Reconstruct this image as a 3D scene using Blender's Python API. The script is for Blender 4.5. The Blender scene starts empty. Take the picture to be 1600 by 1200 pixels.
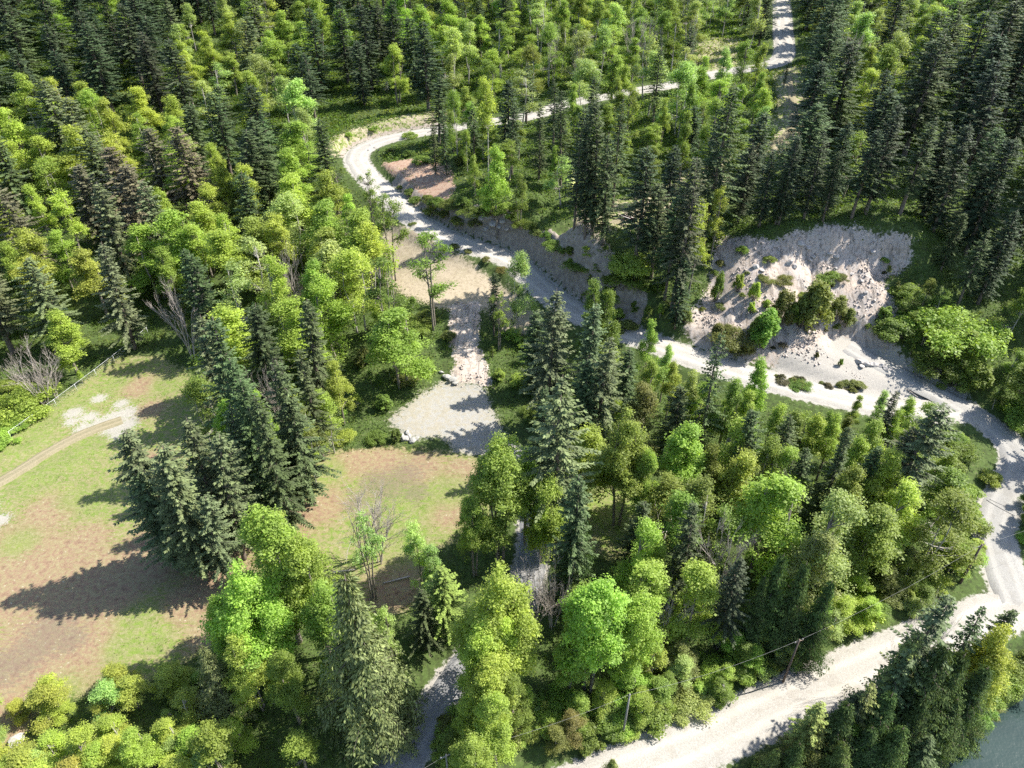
import bpy, math, random
import numpy as np
from math import radians, sin, cos, pi
SEED = 7
random.seed(SEED)
RNG = np.random.default_rng(SEED)
SC = bpy.context.scene
COL = SC.collection

# ------------------------------------------------------------------ camera, sky, sun, exposure
CAM_H, PITCH, FPX = 80.0, radians(36.0), 1130.0
cd = bpy.data.cameras.new('camera'); cam = bpy.data.objects.new('camera', cd); COL.objects.link(cam)
cd.sensor_width = 36.0; cd.lens = 36.0 * FPX / 1600.0
cd.clip_start = 1.0; cd.clip_end = 5000.0
cam.location = (0, 0, CAM_H); cam.rotation_euler = (pi / 2 - PITCH, 0, 0)
SC.camera = cam
SUN_DIR = np.array([0.96, 0.28, 0.0]); SUN_DIR /= np.linalg.norm(SUN_DIR); SUN_EL = radians(48.0)
w = bpy.data.worlds.new('World'); SC.world = w; w.use_nodes = True
nt = w.node_tree; bg = nt.nodes['Background']
sky = nt.nodes.new('ShaderNodeTexSky'); sky.sky_type = 'NISHITA'; sky.sun_disc = False
sky.sun_elevation = SUN_EL; sky.sun_rotation = math.atan2(SUN_DIR[0], SUN_DIR[1])
nt.links.new(sky.outputs[0], bg.inputs[0]); bg.inputs[1].default_value = 0.13
ld = bpy.data.lights.new('sun', 'SUN'); ld.energy = 5.0; ld.angle = radians(0.53); ld.color = (1.0, 0.955, 0.87)
sun = bpy.data.objects.new('sun', ld); COL.objects.link(sun); sun.location = (0, 0, 200)
az = math.atan2(SUN_DIR[1], SUN_DIR[0])
sun.rotation_euler = (0, pi / 2 - SUN_EL, az)
SC.view_settings.view_transform = 'Standard'; SC.view_settings.look = 'None'
SC.view_settings.gamma = 1.0; SC.view_settings.exposure = 1.3
SC.render.engine = 'CYCLES'
cy = SC.cycles
cy.max_bounces = 5; cy.diffuse_bounces = 3; cy.glossy_bounces = 2; cy.transmission_bounces = 3; cy.transparent_max_bounces = 4
cy.use_denoising = False; cy.use_adaptive_sampling = True; cy.adaptive_threshold = 0.02

# ------------------------------------------------------------------ small helpers
FWD = np.array([0, cos(PITCH), -sin(PITCH)]); UPV = np.array([0, sin(PITCH), cos(PITCH)]); ORG = np.array([0, 0, CAM_H])
def ray(u, v):
    d = FWD + np.array([1.0, 0, 0]) * ((u - 800) / FPX) + UPV * ((600 - v) / FPX)
    return d
def at_z(u, v, z):
    d = ray(u, v); t = (z - CAM_H) / d[2]
    return ORG + d * t
def project(P):
    P = np.asarray(P, float); q = P - ORG
    f = q @ FWD; f = np.where(f < 1, 1, f)
    return 800 + q[..., 0] / f * FPX, 600 - (q @ UPV) / f * FPX, f
def smooth(x, a, b):
    t = np.clip((x - a) / (b - a), 0, 1); return t * t * (3 - 2 * t)
def vnoise(x, y, s, seed):
    r = np.random.default_rng(seed).random((256, 256))
    fx = np.asarray(x) / s + 1000.0; fy = np.asarray(y) / s + 1000.0
    ix = np.floor(fx).astype(int); iy = np.floor(fy).astype(int)
    tx = fx - ix; ty = fy - iy; tx = tx * tx * (3 - 2 * tx); ty = ty * ty * (3 - 2 * ty)
    g = lambda a, b: r[a % 256, b % 256]
    return (g(ix, iy) * (1 - tx) + g(ix + 1, iy) * tx) * (1 - ty) + (g(ix, iy + 1) * (1 - tx) + g(ix + 1, iy + 1) * tx) * ty
def fbm(x, y, s, seed, n=3):
    o = 0; a = 1; tot = 0
    for k in range(n):
        o = o + a * vnoise(x, y, s / 2 ** k, seed + k); tot += a; a *= .5
    return o / tot - .5
def new_mesh(name, V, F, mats=(), midx=None, smooth_sh=False, rnd_tip_light=None):
    """V (n,3); F list of arrays (m,3) or (m,4)"""
    me = bpy.data.meshes.new(name)
    V = np.asarray(V, np.float32)
    F = [np.asarray(f, np.int32) for f in F if len(f)]
    me.vertices.add(len(V)); me.vertices.foreach_set('co', V.ravel())
    lv = np.concatenate([f.ravel() for f in F]); me.loops.add(len(lv)); me.loops.foreach_set('vertex_index', lv)
    tot = np.concatenate([np.full(len(f), f.shape[1], np.int32) for f in F])
    st = np.concatenate([[0], np.cumsum(tot)[:-1]]).astype(np.int32)
    me.polygons.add(len(tot)); me.polygons.foreach_set('loop_start', st)
    try: me.polygons.foreach_set('loop_total', tot)
    except Exception: pass
    for m in mats: me.materials.append(m)
    if midx is not None: me.polygons.foreach_set('material_index', np.asarray(midx, np.int32))
    if smooth_sh: me.polygons.foreach_set('use_smooth', np.ones(len(tot), bool))
    if rnd_tip_light is not None:
        a = me.attributes.new('rnd_tip_light', 'FLOAT', 'FACE'); a.data.foreach_set('value', np.asarray(rnd_tip_light, np.float32))
    me.update(calc_edges=True); me.validate()
    return me
def link(name, me, parent=None):
    o = bpy.data.objects.new(name, me); COL.objects.link(o)
    if parent is not None: o.parent = parent
    return o
def tag(o, label=None, cat=None, group=None, kind=None):
    if label: o['label'] = label
    if cat: o['category'] = cat
    if group: o['group'] = group
    if kind: o['kind'] = kind
    return o
class MB:
    """collects tubes, boxes and lumps in one mesh"""
    def __init__(s): s.V = []; s.F4 = []; s.F3 = []; s.n = 0
    def add(s, V, F):
        for f in F:
            (s.F4 if len(f) == 4 else s.F3).append([i + s.n for i in f])
        s.V.extend([tuple(v) for v in V]); s.n += len(V)
    def tube(s, pts, rad, k=6, cap=True):
        pts = [np.asarray(p, float) for p in pts]
        V = []; F = []
        for i, p in enumerate(pts):
            a = pts[min(i + 1, len(pts) - 1)] - pts[max(i - 1, 0)]
            a = a / (np.linalg.norm(a) + 1e-9)
            h = np.array([1, 0, 0]) if abs(a[0]) < .8 else np.array([0, 1, 0])
            b = np.cross(a, h); b /= np.linalg.norm(b); c = np.cross(a, b)
            for j in range(k):
                q = 2 * pi * j / k
                V.append(p + (b * cos(q) + c * sin(q)) * rad[i])
        for i in range(len(pts) - 1):
            for j in range(k):
                F.append((i * k + j, i * k + (j + 1) % k, (i + 1) * k + (j + 1) % k, (i + 1) * k + j))
        if cap:
            V.append(pts[0]); V.append(pts[-1]); n0 = len(V) - 2
            for j in range(k):
                F.append((n0, (j + 1) % k, j)); F.append((n0 + 1, (len(pts) - 1) * k + j, (len(pts) - 1) * k + (j + 1) % k))
        s.add(V, F)
    def box(s, c, d, rz=0):
        x, y, z = [q / 2 for q in d]; V = []
        for sx, sy, sz in ((-1, -1, -1), (1, -1, -1), (1, 1, -1), (-1, 1, -1), (-1, -1, 1), (1, -1, 1), (1, 1, 1), (-1, 1, 1)):
            px, py = sx * x, sy * y
            V.append((c[0] + px * cos(rz) - py * sin(rz), c[1] + px * sin(rz) + py * cos(rz), c[2] + sz * z))
        s.add(V, [(0, 3, 2, 1), (4, 5, 6, 7), (0, 1, 5, 4), (1, 2, 6, 5), (2, 3, 7, 6), (3, 0, 4, 7)])
    def mesh(s, name, mat, sm=False):
        return new_mesh(name, s.V, [s.F4, s.F3], [mat], smooth_sh=sm)
    def build(s, name, mat, parent=None, sm=False):
        return link(name, s.mesh(name, mat, sm), parent)

# ------------------------------------------------------------------ materials
def mat(name):
    m = bpy.data.materials.new(name); m.use_nodes = True
    n = m.node_tree.nodes; l = m.node_tree.links; b = n['Principled BSDF']
    return m, n, l, b
def noise_node(n, l, scale, detail=4, rough=.6, vec=None):
    t = n.new('ShaderNodeTexNoise'); t.inputs['Scale'].default_value = scale; t.inputs['Detail'].default_value = detail
    t.inputs['Roughness'].default_value = rough
    if vec is not None: l.new(vec, t.inputs['Vector'])
    return t.outputs['Fac']
def geo_pos(n):
    return n.new('ShaderNodeNewGeometry').outputs['Position']
def ramp(n, l, fac, stops):
    r = n.new('ShaderNodeValToRGB'); el = r.color_ramp.elements
    while len(el) < len(stops): el.new(.5)
    for e, (p, c) in zip(el, stops): e.position = p; e.color = (*c, 1)
    l.new(fac, r.inputs[0]); return r.outputs[0]
def mix(n, l, fac, a, b, mode='MIX'):
    m = n.new('ShaderNodeMix'); m.data_type = 'RGBA'; m.blend_type = mode
    for s, v in ((m.inputs[0], fac), (m.inputs[6], a), (m.inputs[7], b)):
        if hasattr(v, 'is_output'): l.new(v, s)
        elif isinstance(v, tuple): s.default_value = (*v, 1)
        else: s.default_value = v
    return m.outputs[2]
def mathn(n, l, op, a, b=None, clamp=False):
    m = n.new('ShaderNodeMath'); m.operation = op; m.use_clamp = clamp
    for s, v in ((m.inputs[0], a), (m.inputs[1], b)):
        if v is None: continue
        if hasattr(v, 'is_output'): l.new(v, s)
        else: s.default_value = v
    return m.outputs[0]
def bump(n, l, b, h, dist, strength=1.0):
    q = n.new('ShaderNodeBump'); q.inputs['Strength'].default_value = strength; q.inputs['Distance'].default_value = dist
    l.new(h, q.inputs['Height']); l.new(q.outputs[0], b.inputs['Normal'])
def foliage(name, trans=.35, var=.55, warm=(1.25, 1.0, .55), tcol=(1.25, 1.15, .5), spec=.35, rough=.5):
    """leaf: the crown's own colour (object colour) x a per-leaf value, random plus painted sunlit tips on firs; light passes through"""
    m, n, l, b = mat(name)
    oi = n.new('ShaderNodeObjectInfo'); at = n.new('ShaderNodeAttribute'); at.attribute_name = 'rnd_tip_light'
    v = mathn(n, l, 'MULTIPLY_ADD', at.outputs['Fac'], var); v.node.inputs[2].default_value = 1 - var / 2
    c = mix(n, l, 1.0, oi.outputs['Color'], (1, 1, 1), 'MULTIPLY')
    hs = mix(n, l, mathn(n, l, 'MULTIPLY', at.outputs['Fac'], .55), c, mix(n, l, 1.0, c, warm, 'MULTIPLY'))
    comb = n.new('ShaderNodeVectorMath'); comb.operation = 'SCALE'; l.new(hs, comb.inputs[0]); l.new(v, comb.inputs['Scale'])
    l.new(comb.outputs[0], b.inputs['Base Color']); b.inputs['Roughness'].default_value = rough
    b.inputs['Specular IOR Level'].default_value = spec
    t = n.new('ShaderNodeBsdfTranslucent')
    l.new(mix(n, l, 1.0, comb.outputs[0], tcol, 'MULTIPLY'), t.inputs[0])
    ms = n.new('ShaderNodeMixShader'); ms.inputs[0].default_value = trans
    l.new(b.outputs[0], ms.inputs[1]); l.new(t.outputs[0], ms.inputs[2]); l.new(ms.outputs[0], n['Material Output'].inputs[0])
    return m
def simple(name, col, col2=None, scale=3.0, rough=.85, bdist=0.0, detail=5, spec=.3):
    m, n, l, b = mat(name)
    tc = n.new('ShaderNodeTexCoord').outputs['Object']
    f = noise_node(n, l, scale, detail, .65, tc)
    l.new(ramp(n, l, f, [(.3, col), (.7, col2 or col)]), b.inputs['Base Color'])
    b.inputs['Roughness'].default_value = rough; b.inputs['Specular IOR Level'].default_value = spec
    if bdist: bump(n, l, b, f, bdist)
    return m
M_NEEDLE = foliage('fir_needles', .14, 1.2, (1.25, 1.2, .85), (1.2, 1.4, .6), .15, .6)
M_CEDAR = foliage('cedar_sprays', .25, 1.1, (1.25, 1.15, .8), (1.3, 1.35, .6), .15, .55)
M_LEAF = foliage('broad_leaves', .5, .65, (1.2, 1.08, .8), (1.5, 1.5, .7), .22, .5)
M_BARK_F = simple('fir_bark', (.09, .07, .055), (.17, .14, .115), 2.5, .95, .03)
M_BARK_A = simple('alder_bark', (.22, .20, .17), (.40, .37, .33), 1.8, .9, .02)
M_BARK_M = simple('maple_bark', (.13, .11, .085), (.25, .22, .18), 2.0, .95, .03)
M_DEAD = simple('dead_wood', (.24, .20, .17), (.42, .38, .34), 3.0, .9, .01)
M_ROCK = simple('rock', (.26, .245, .235), (.46, .42, .385), .9, .9, .05)
M_ROCKP = simple('pale_rock', (.24, .23, .21), (.38, .37, .34), .9, .9, .05)
M_POLE = simple('pole_wood', (.09, .065, .05), (.16, .125, .10), 2.0, .9, .01)
M_POLEP = simple('grey_pole_wood', (.13, .125, .115), (.24, .23, .21), 2.0, .9, .01)
M_GALV = simple('galvanised_steel', (.55, .56, .56), (.72, .73, .72), 1.0, .5, 0, 3, .5)
M_WIRE = simple('pale_wire', (.20, .20, .19), (.30, .30, .28), 1.0, .6)
M_DWIRE = simple('dark_wire', (.03, .03, .03), (.05, .05, .05), 1.0, .6)
M_CERAM = simple('insulator_glaze', (.35, .33, .3), (.5, .48, .45), 1.0, .3)
M_PLANK = simple('weathered_plank', (.5, .46, .42), (.68, .64, .60), 2.0, .85, .01)
M_RUST = simple('rusty_board', (.16, .06, .045), (.24, .10, .07), 2.0, .9, .01)

# ------------------------------------------------------------------ lie of the land (heights in metres over the clearing)
def P(u, v, z): return (*at_z(u, v, z)[:2], z)
ctrl = [P(*a) for a in [
 (0,1180,-.5),(0,950,0),(0,760,0),(120,660,0),(200,600,0),(350,850,0),(200,1000,0),(480,760,0),(650,760,0),(600,700,.1),(720,705,.4),(300,1150,-1),
 (0,620,.3),(100,560,.8),(400,700,.3),(450,620,1.5),(560,600,1.5),(640,640,.6),(780,680,.5),(700,610,.9),
 (600,1200,-2.5),(700,1060,-1.6),(810,950,-.8),(835,800,0),(880,780,0),(960,800,-.3),(1000,1000,-2),(1000,1170,-3),(1250,1060,-3),(1400,990,-3),(1550,930,-3),
 (1575,880,-2.9),(1500,1130,-6.5),(1400,1200,-6.5),(1560,1010,-5),(1300,1150,-4.5),
 (1555,820,-2.5),(1595,720,-1),(1500,640,1),(1400,585,3),(1320,625,2.4),(1230,600,3),(1080,558,4),
 (1000,650,1),(1200,720,.5),(1300,850,-1.5),(1450,780,-1.2),(1470,700,.2),(1100,900,-1.5),(920,650,.8),(830,580,2),(720,540,3),(760,470,5.5),
 (640,470,5.5),(600,420,6.2),(690,410,8.2),(640,370,9.8),(560,330,10.5),
 (900,490,6.2),(850,455,7.3),(800,405,9),(690,365,11),(600,300,13),(540,243,15),(600,213,16.3),(665,205,17),(830,185,19),(940,150,21.3),(1060,130,23),(1120,112,24),
 (950,345,15.5),(1000,330,15.8),(900,365,14),(1000,450,11),(1050,500,7.5),(880,420,12.5),(800,330,15.5),(740,320,15.5),(700,262,16.2),(640,264,15.0),(680,300,13.9),(640,296,13.5),(850,260,18.5),(1000,230,19.5),(1100,250,19),(1150,330,17),
 (1110,450,10.5),(1080,520,6.2),(1130,370,16.5),(1200,380,18.3),(1250,372,18.9),(1300,366,19.3),(1360,366,19.2),(1420,378,18.5),(1200,402,15.3),(1250,398,15.6),(1300,396,15.8),(1360,396,15.6),(1410,406,14.8),(1400,440,12.5),(1200,500,9),(1300,530,6),(1200,560,4.3),(1380,530,5.5),
 (1250,420,14.4),(1340,450,11.6),
 (1280,340,20),(1400,330,20),(1500,330,18),(1590,330,18),(1500,430,12),(1590,450,10),(1500,540,6),(1590,600,3),(1590,520,6.5),
 (1250,200,23),(1240,150,24.5),(1225,80,27.5),(1220,0,33),(1400,200,25),(1590,200,25),(1400,80,30),(1590,60,32),
 (460,200,16),(480,300,12),(400,400,5.5),(300,450,3.2),(480,480,3.8),(200,500,1.6),(0,480,1.6),(0,380,5),(150,330,8.5),(300,300,10),(0,250,13),(150,200,16),(300,150,20),
 (0,100,25),(150,60,29),(300,50,29.5),(500,100,23),(700,100,23.5),(900,80,25.5),(0,0,37),(400,0,36),(800,0,34),(1600,0,37)]]
ctrl += [(-300, 520, 70), (0, 520, 66), (300, 520, 70), (-500, 300, 45), (500, 300, 42), (-700, 700, 110), (700, 700, 110), (0, 800, 110), (0, -60, -3), (-300, 0, 0), (-250, 150, 6), (300, 120, 14), (-500, 0, 5), (500, 0, 0), (260, 30, -6)]
ctrl = np.array(ctrl)
S = 100.0
def tps_k(d2): return .5 * d2 * np.log(d2 + 1e-9)
cx = ctrl[:, :2] / S; nC = len(cx)
K = tps_k(((cx[:, None] - cx[None]) ** 2).sum(-1)) + np.eye(nC) * 2e-4
Pm = np.hstack([np.ones((nC, 1)), cx])
A = np.zeros((nC + 3, nC + 3)); A[:nC, :nC] = K; A[:nC, nC:] = Pm; A[nC:, :nC] = Pm.T
wts = np.linalg.solve(A, np.concatenate([ctrl[:, 2], np.zeros(3)]))
def tps(x, y):
    x = np.asarray(x, float).ravel() / S; y = np.asarray(y, float).ravel() / S
    o = wts[nC] + wts[nC + 1] * x + wts[nC + 2] * y
    for i in range(nC): o += wts[i] * tps_k((x - cx[i, 0]) ** 2 + (y - cx[i, 1]) ** 2)
    return o
def catmull(p, step=.8):
    p = np.asarray(p, float); q = np.vstack([2 * p[0] - p[1], p, 2 * p[-1] - p[-2]]); out = []
    for i in range(1, len(q) - 2):
        n = max(2, int(np.linalg.norm(q[i + 1] - q[i]) / step))
        for k in range(n):
            t = k / n
            out.append(.5 * (2 * q[i] + (q[i + 1] - q[i - 1]) * t + (2 * q[i - 1] - 5 * q[i] + 4 * q[i + 1] - q[i + 2]) * t * t + (3 * q[i] - q[i - 1] - 3 * q[i + 1] + q[i + 2]) * t ** 3))
    out.append(q[-2]); return np.array(out)
# name: (points in photo pixels + height, half width)
ROADS = {
 'upper_gravel_road': ([(1500,640,1),(1420,640,1.6),(1320,622,2.4),(1230,600,3),(1150,580,3.5),(1080,558,4),(1000,527,5),(910,492,6.2),(850,452,7.4),(800,405,9),(745,386,10),(690,365,11),(640,335,12),(600,300,13),(568,268,14),(556,247,14.8),(568,230,15.5),(610,214,16.4),(665,205,17),(740,193,18),(830,180,19.2),(880,163,20.2),(940,150,21.3),(1000,140,22.2),(1060,130,23),(1120,114,24.2),(1170,106,25.2),(1206,100,26),(1225,86,27),(1224,50,29.5),(1221,0,33),(1218,-30,36),(1216,-70,42)], 3.3),
 'riverside_gravel_road': ([(800,1290,-3),(900,1238,-3),(1000,1195,-3),(1100,1156,-3),(1250,1084,-3),(1400,1020,-3),(1490,984,-3),(1570,953,-3),(1680,918,-3),(1800,888,-3)], 3.05),
 'lower_gravel_road': ([(1592,948,-2.98),(1570,895,-2.85),(1556,850,-2.6),(1556,805,-2.3),(1578,765,-1.8),(1597,730,-1),(1590,698,-.3),(1550,665,.4),(1500,634,1),(1450,606,2),(1400,580,3),(1350,556,4),(1325,540,4.8)], 2.8),
 'shaded_driveway': ([(560,1290,-2.8),(628,1190,-2.3),(668,1130,-2.0),(698,1078,-1.7),(735,1030,-1.4),(790,975,-1),(818,925,-.7),(832,870,-.3),(834,800,0),(820,745,.3),(790,705,.5)], 2.3),
 'old_dirt_track': ([(890,372,14),(940,352,15.4),(1000,330,15.8),(1060,300,17),(1130,270,18.6),(1180,240,20.5),(1232,205,22.8),(1240,175,23.8),(1236,140,25),(1232,118,26)], 1.2),
 'wheel_track': ([(-80,790,0),(0,752,0),(60,715,0),(110,685,0),(150,668,0),(190,655,0)], 1.4),
}
RD = {}
def relax(p, sxy, sz):
    def g(a, s):
        k = np.exp(-.5 * (np.arange(-3 * s, 3 * s + 1) / s) ** 2); k /= k.sum(); q = np.concatenate([2 * a[0] - a[3 * s:0:-1], a, 2 * a[-1] - a[-2:-3 * s - 2:-1]])
        return np.convolve(q, k, 'valid')
    return np.stack([g(p[:, 0], sxy), g(p[:, 1], sxy), g(p[:, 2], sz)], 1)
for k, (pts, hw) in ROADS.items():
    c_ = catmull([P(*a) for a in pts]); s_ = max(1, min(14, len(c_) // 9))
    RD[k] = (relax(c_, min(3, s_), s_), hw)
def axis(lo, hi, dense_lo, dense_hi, step, grow=1.16):
    a = list(np.arange(dense_lo, dense_hi + .01, step)); s = step
    while a[-1] < hi: s *= grow; a.append(a[-1] + s)
    s = step
    while a[0] > lo: s *= grow; a.insert(0, a[0] - s)
    return np.array(a)
GX = axis(-1300, 1300, -225, 215, 1.0); GY = axis(-260, 1500, 22, 330, 1.0)
XX, YY = np.meshgrid(GX, GY)
ZZ = tps(XX, YY).reshape(XX.shape)
far = smooth(np.hypot(XX, YY), 650, 950); ZZ = ZZ * (1 - far) + np.clip(ZZ, -10, 130) * far
def road_dist(x, y, pts):
    sh = np.shape(x); x = np.ravel(x); y = np.ravel(y)
    bd = np.full(x.shape, 1e9); bi = np.zeros(x.shape, int); sd = np.zeros(x.shape)
    lo = pts[:, :2].min(0) - 60; hi = pts[:, :2].max(0) + 60
    near = np.where((x > lo[0]) & (x < hi[0]) & (y > lo[1]) & (y < hi[1]))[0]
    xs, ys = x[near], y[near]; b = np.full(xs.shape, 1e9); ii = np.zeros(xs.shape, int)
    for i in range(len(pts)):
        d = (xs - pts[i, 0]) ** 2 + (ys - pts[i, 1]) ** 2
        m = d < b; b[m] = d[m]; ii[m] = i
    tn = np.gradient(pts[:, :2], axis=0); tn /= np.linalg.norm(tn, axis=1)[:, None]
    side = tn[ii, 0] * (ys - pts[ii, 1]) - tn[ii, 1] * (xs - pts[ii, 0])
    bd[near] = np.abs(side) * .5 + .5 * np.sqrt(b); bd[near] = np.where(np.sqrt(b) > 1.2 * np.abs(side) + 1, np.sqrt(b), bd[near])
    bi[near] = ii; sd[near] = np.sign(side)
    return bd.reshape(sh), bi.reshape(sh), sd.reshape(sh)
RDIST = {}
for k, (pts, hw) in RD.items(): RDIST[k] = road_dist(XX, YY, pts)
# rough ground, steep cut bank on the uphill side of the upper road, then each road bench carved in
rough = fbm(XX, YY, 14, 11, 4) * 1.6
open_soft = np.zeros_like(XX)
pts, hw = RD['upper_gravel_road']; d, i, sd = RDIST['upper_gravel_road']
pu, pv, _ = project(pts); on = smooth(np.arange(len(pts)), 0, 1) * 0
hb = np.interp(np.arange(len(pts)), *zip(*[(np.argmin(np.hypot(pu - a, pv - b)), h) for a, b, h in [(1120,572,.4),(1000,527,.7),(960,512,2.4),(905,490,4.8),(850,452,5.6),(822,428,4.0),(800,405,1.4),(775,392,2.6),(745,386,2.6),(690,365,1.25),(640,335,1.25),(600,300,1.2),(568,268,.6)]]))
k0 = np.argmin(np.hypot(pu - 1120, pv - 572)); k1 = np.argmin(np.hypot(pu - 568, pv - 268))
hb[:k0] = 0; hb[k1:] = 0
hill_side = -1  # right-hand side when driving up
bank = hb[i] * (sd == hill_side) * smooth(d, hw + .4, hw + 1.6 + hb[i] * .5) * (1 - smooth(d, 9, 24))
bw = hw + 1.6 + hb[i] * .75; BANKMASK = (hb[i] > 1) * (sd == hill_side) * smooth(d, hw + .1, hw + .8) * (1 - smooth(d - bw, -.6, 1.2))
# far verge of the bend: low cut bank on the outside
k2 = np.argmin(np.hypot(pu - 556, pv - 247)); k3 = np.argmin(np.hypot(pu - 700, pv - 200))
outer = ((i > k2) & (i < k3)) * (sd == 1) * 1.0
bank += 2.2 * outer * smooth(d, hw + .4, hw + 3) * (1 - smooth(d, 8, 18))
BANKMASK = np.maximum(BANKMASK, outer * smooth(d, hw + .1, hw + .8) * (1 - smooth(d, 4.2, 5.2)))
ZZ = ZZ + bank
flat = np.zeros_like(XX)
for k in ('wheel_track', 'old_dirt_track', 'shaded_driveway', 'lower_gravel_road', 'riverside_gravel_road', 'upper_gravel_road'):
    pts, hw = RD[k]; d, i, sd = RDIST[k]
    t = 1 - smooth(d, hw + .5, hw + 2.6); ZZ = ZZ * (1 - t) + (pts[i, 2] - .22) * t; flat = np.maximum(flat, 1 - smooth(d, hw + .6, hw + 5))
def interp_grid(G, x, y):
    x = np.asarray(x, float); y = np.asarray(y, float)
    i = np.clip(np.searchsorted(GX, x) - 1, 0, len(GX) - 2); j = np.clip(np.searchsorted(GY, y) - 1, 0, len(GY) - 2)
    tx = np.clip((x - GX[i]) / (GX[i + 1] - GX[i]), 0, 1); ty = np.clip((y - GY[j]) / (GY[j + 1] - GY[j]), 0, 1)
    return (G[j, i] * (1 - tx) + G[j, i + 1] * tx) * (1 - ty) + (G[j + 1, i] * (1 - tx) + G[j + 1, i + 1] * tx) * ty
def hgt(x, y): return interp_grid(ZZ, x, y)
def hit(u, v, h=0.0):
    d = ray(u, v); t = np.arange(15, 900, .4); p = ORG + d[None] * t[:, None]
    g = hgt(p[:, 0], p[:, 1]) + h; k = np.argmax(p[:, 2] <= g)
    if p[k, 2] > g[k]: return None
    return p[k, 0], p[k, 1], float(g[k] - h)
def in_poly(x, y, poly):
    c = np.zeros(np.shape(x), bool); n = len(poly)
    for i in range(n):
        x0, y0 = poly[i][:2]; x1, y1 = poly[(i + 1) % n][:2]
        if y0 == y1: continue
        m = ((y0 > y) != (y1 > y)) & (x < (x1 - x0) * (y - y0) / (y1 - y0) + x0)
        c ^= m
    return c
def world_poly(pix):
    out = []
    for (a, b), (c, d) in zip(pix, pix[1:] + pix[:1]):
        for t in (0, .33, .67):
            q = hit(a + (c - a) * t, b + (d - b) * t)
            if q: out.append(q[:2])
    return out
def blur(M, n):
    for _ in range(n):
        M = (M + np.roll(M, 1, 0) + np.roll(M, -1, 0) + np.roll(M, 1, 1) + np.roll(M, -1, 1)) / 5
    return M
def gmask(*polys, b=1):
    M = np.zeros_like(XX)
    for p in polys: M[in_poly(XX, YY, world_poly(p))] = 1
    return blur(M, b)
CLEAR_L = [(-120,1200),(-120,740),(0,698),(70,640),(130,598),(170,560),(250,556),(300,590),(330,700),(380,760),(440,790),(420,880),(350,1000),(260,1060),(150,1075),(60,1110),(20,1200)]
CLEAR_M = [(415,830),(440,775),(490,712),(600,698),(735,712),(800,740),(770,800),(680,860),(640,960),(560,960),(470,880)]
PATCH = [(915,770),(1000,750),(1030,840),(960,880),(900,860)]
PAD = [(600,658),(640,630),(690,596),(755,600),(770,640),(795,690),(775,708),(742,716),(712,706),(690,682),(650,690)]
CHUTE = [(700,480),(748,474),(748,540),(762,570),(768,604),(700,602),(712,570),(704,540)]
TAN = [(595,362),(640,352),(700,385),(765,435),(830,480),(850,510),(800,530),(755,480),(700,490),(650,470),(603,445)]
RED = [(596,256),(640,248),(705,262),(712,300),(690,320),(640,300)]
SCREE = [(1060,520),(1105,455),(1120,366),(1200,374),(1300,350),(1422,368),(1430,415),(1375,432),(1402,480),(1392,540),(1440,590),(1400,640),(1330,615),(1290,606),(1200,572),(1120,560)]
LOWFLAT = [(1205,556),(1300,540),(1400,550),(1520,620),(1500,660),(1400,655),(1330,640),(1300,610),(1215,590)]
VERGE = [(490,250),(520,215),(640,175),(760,165),(760,190),(665,195),(560,222),(530,245)]
TRACKG = [(900,330),(1010,300),(1150,240),(1215,170),(1210,110),(1260,100),(1270,200),(1200,270),(1080,330),(1010,350),(900,385)]
TOPG = [(1085,60),(1160,60),(1150,110),(1080,125)]
m_clear = gmask(CLEAR_L, CLEAR_M, PATCH, b=5); m_pad = gmask(PAD, b=3); m_chute = gmask(CHUTE); m_tan = gmask(TAN, b=4); m_red = gmask(RED, b=2)
m_scree = gmask(SCREE, b=3); m_low = gmask(LOWFLAT, b=3); m_verge = gmask(VERGE, TRACKG, TOPG, b=4)
def splat(*items):
    M = np.zeros_like(XX)
    for (u, v, r) in items:
        q = hit(u, v); M = np.maximum(M, np.exp(-((XX - q[0]) ** 2 + (YY - q[1]) ** 2) / (2 * (r * .6) ** 2)))
    return M
m_grav = splat((115,646,2.2),(140,652,2.0),(155,624,1.8),(130,672,2.0),(112,660,1.6),(160,662,2.6),(180,655,2.8),(196,664,3),(198,645,2.4),(190,632,1.8),(178,672,2.4),(2,815,1.8),(-30,800,3),(186,680,2))
m_brown = splat((60,900,13),(100,960,11),(60,1050,12),(150,900,9),(230,860,7),(20,1100,10),(0,870,9),(130,850,6),(30,860,9),(20,940,8),(60,1000,9),(120,1010,8),(30,1080,10),(240,720,4),(235,640,4),(220,605,5),(340,900,7),(300,940,6),(80,800,6),(350,870,6),(560,720,6),(600,720,6),(660,730,6),(500,790,6),(460,815,6),(720,740,5),(240,880,7),(700,800,5),(180,930,7),(340,990,6),(620,930,7))
m_dark = splat((75,990,4),(60,1010,4),(20,1040,4),(590,755,4),(610,760,4),(630,745,4),(110,1000,3),(560,780,3),(650,770,3))
m_green = splat((215,965,3.5),(130,700,5),(60,740,6),(100,720,5),(150,780,5),(120,780,4),(650,790,5),(700,770,5),(630,830,4),(480,760,4),(520,735,3),(180,600,3),(260,600,4),(60,660,6),(110,630,6),(40,690,6),(30,850,4),(190,1010,3),(240,1000,3),(640,850,5),(430,830,4),(960,800,8),(90,1090,4))
m_rocky = np.clip(m_chute + m_scree * 1.0, 0, 1)
soft = np.clip(m_clear + m_pad + m_low + flat + m_tan * .6, 0, 1)
ZZ = ZZ + rough * (1 - soft)
ZZ = ZZ + m_chute * (fbm(XX, YY, 3, 47, 3) * .9 + .3)
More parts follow.
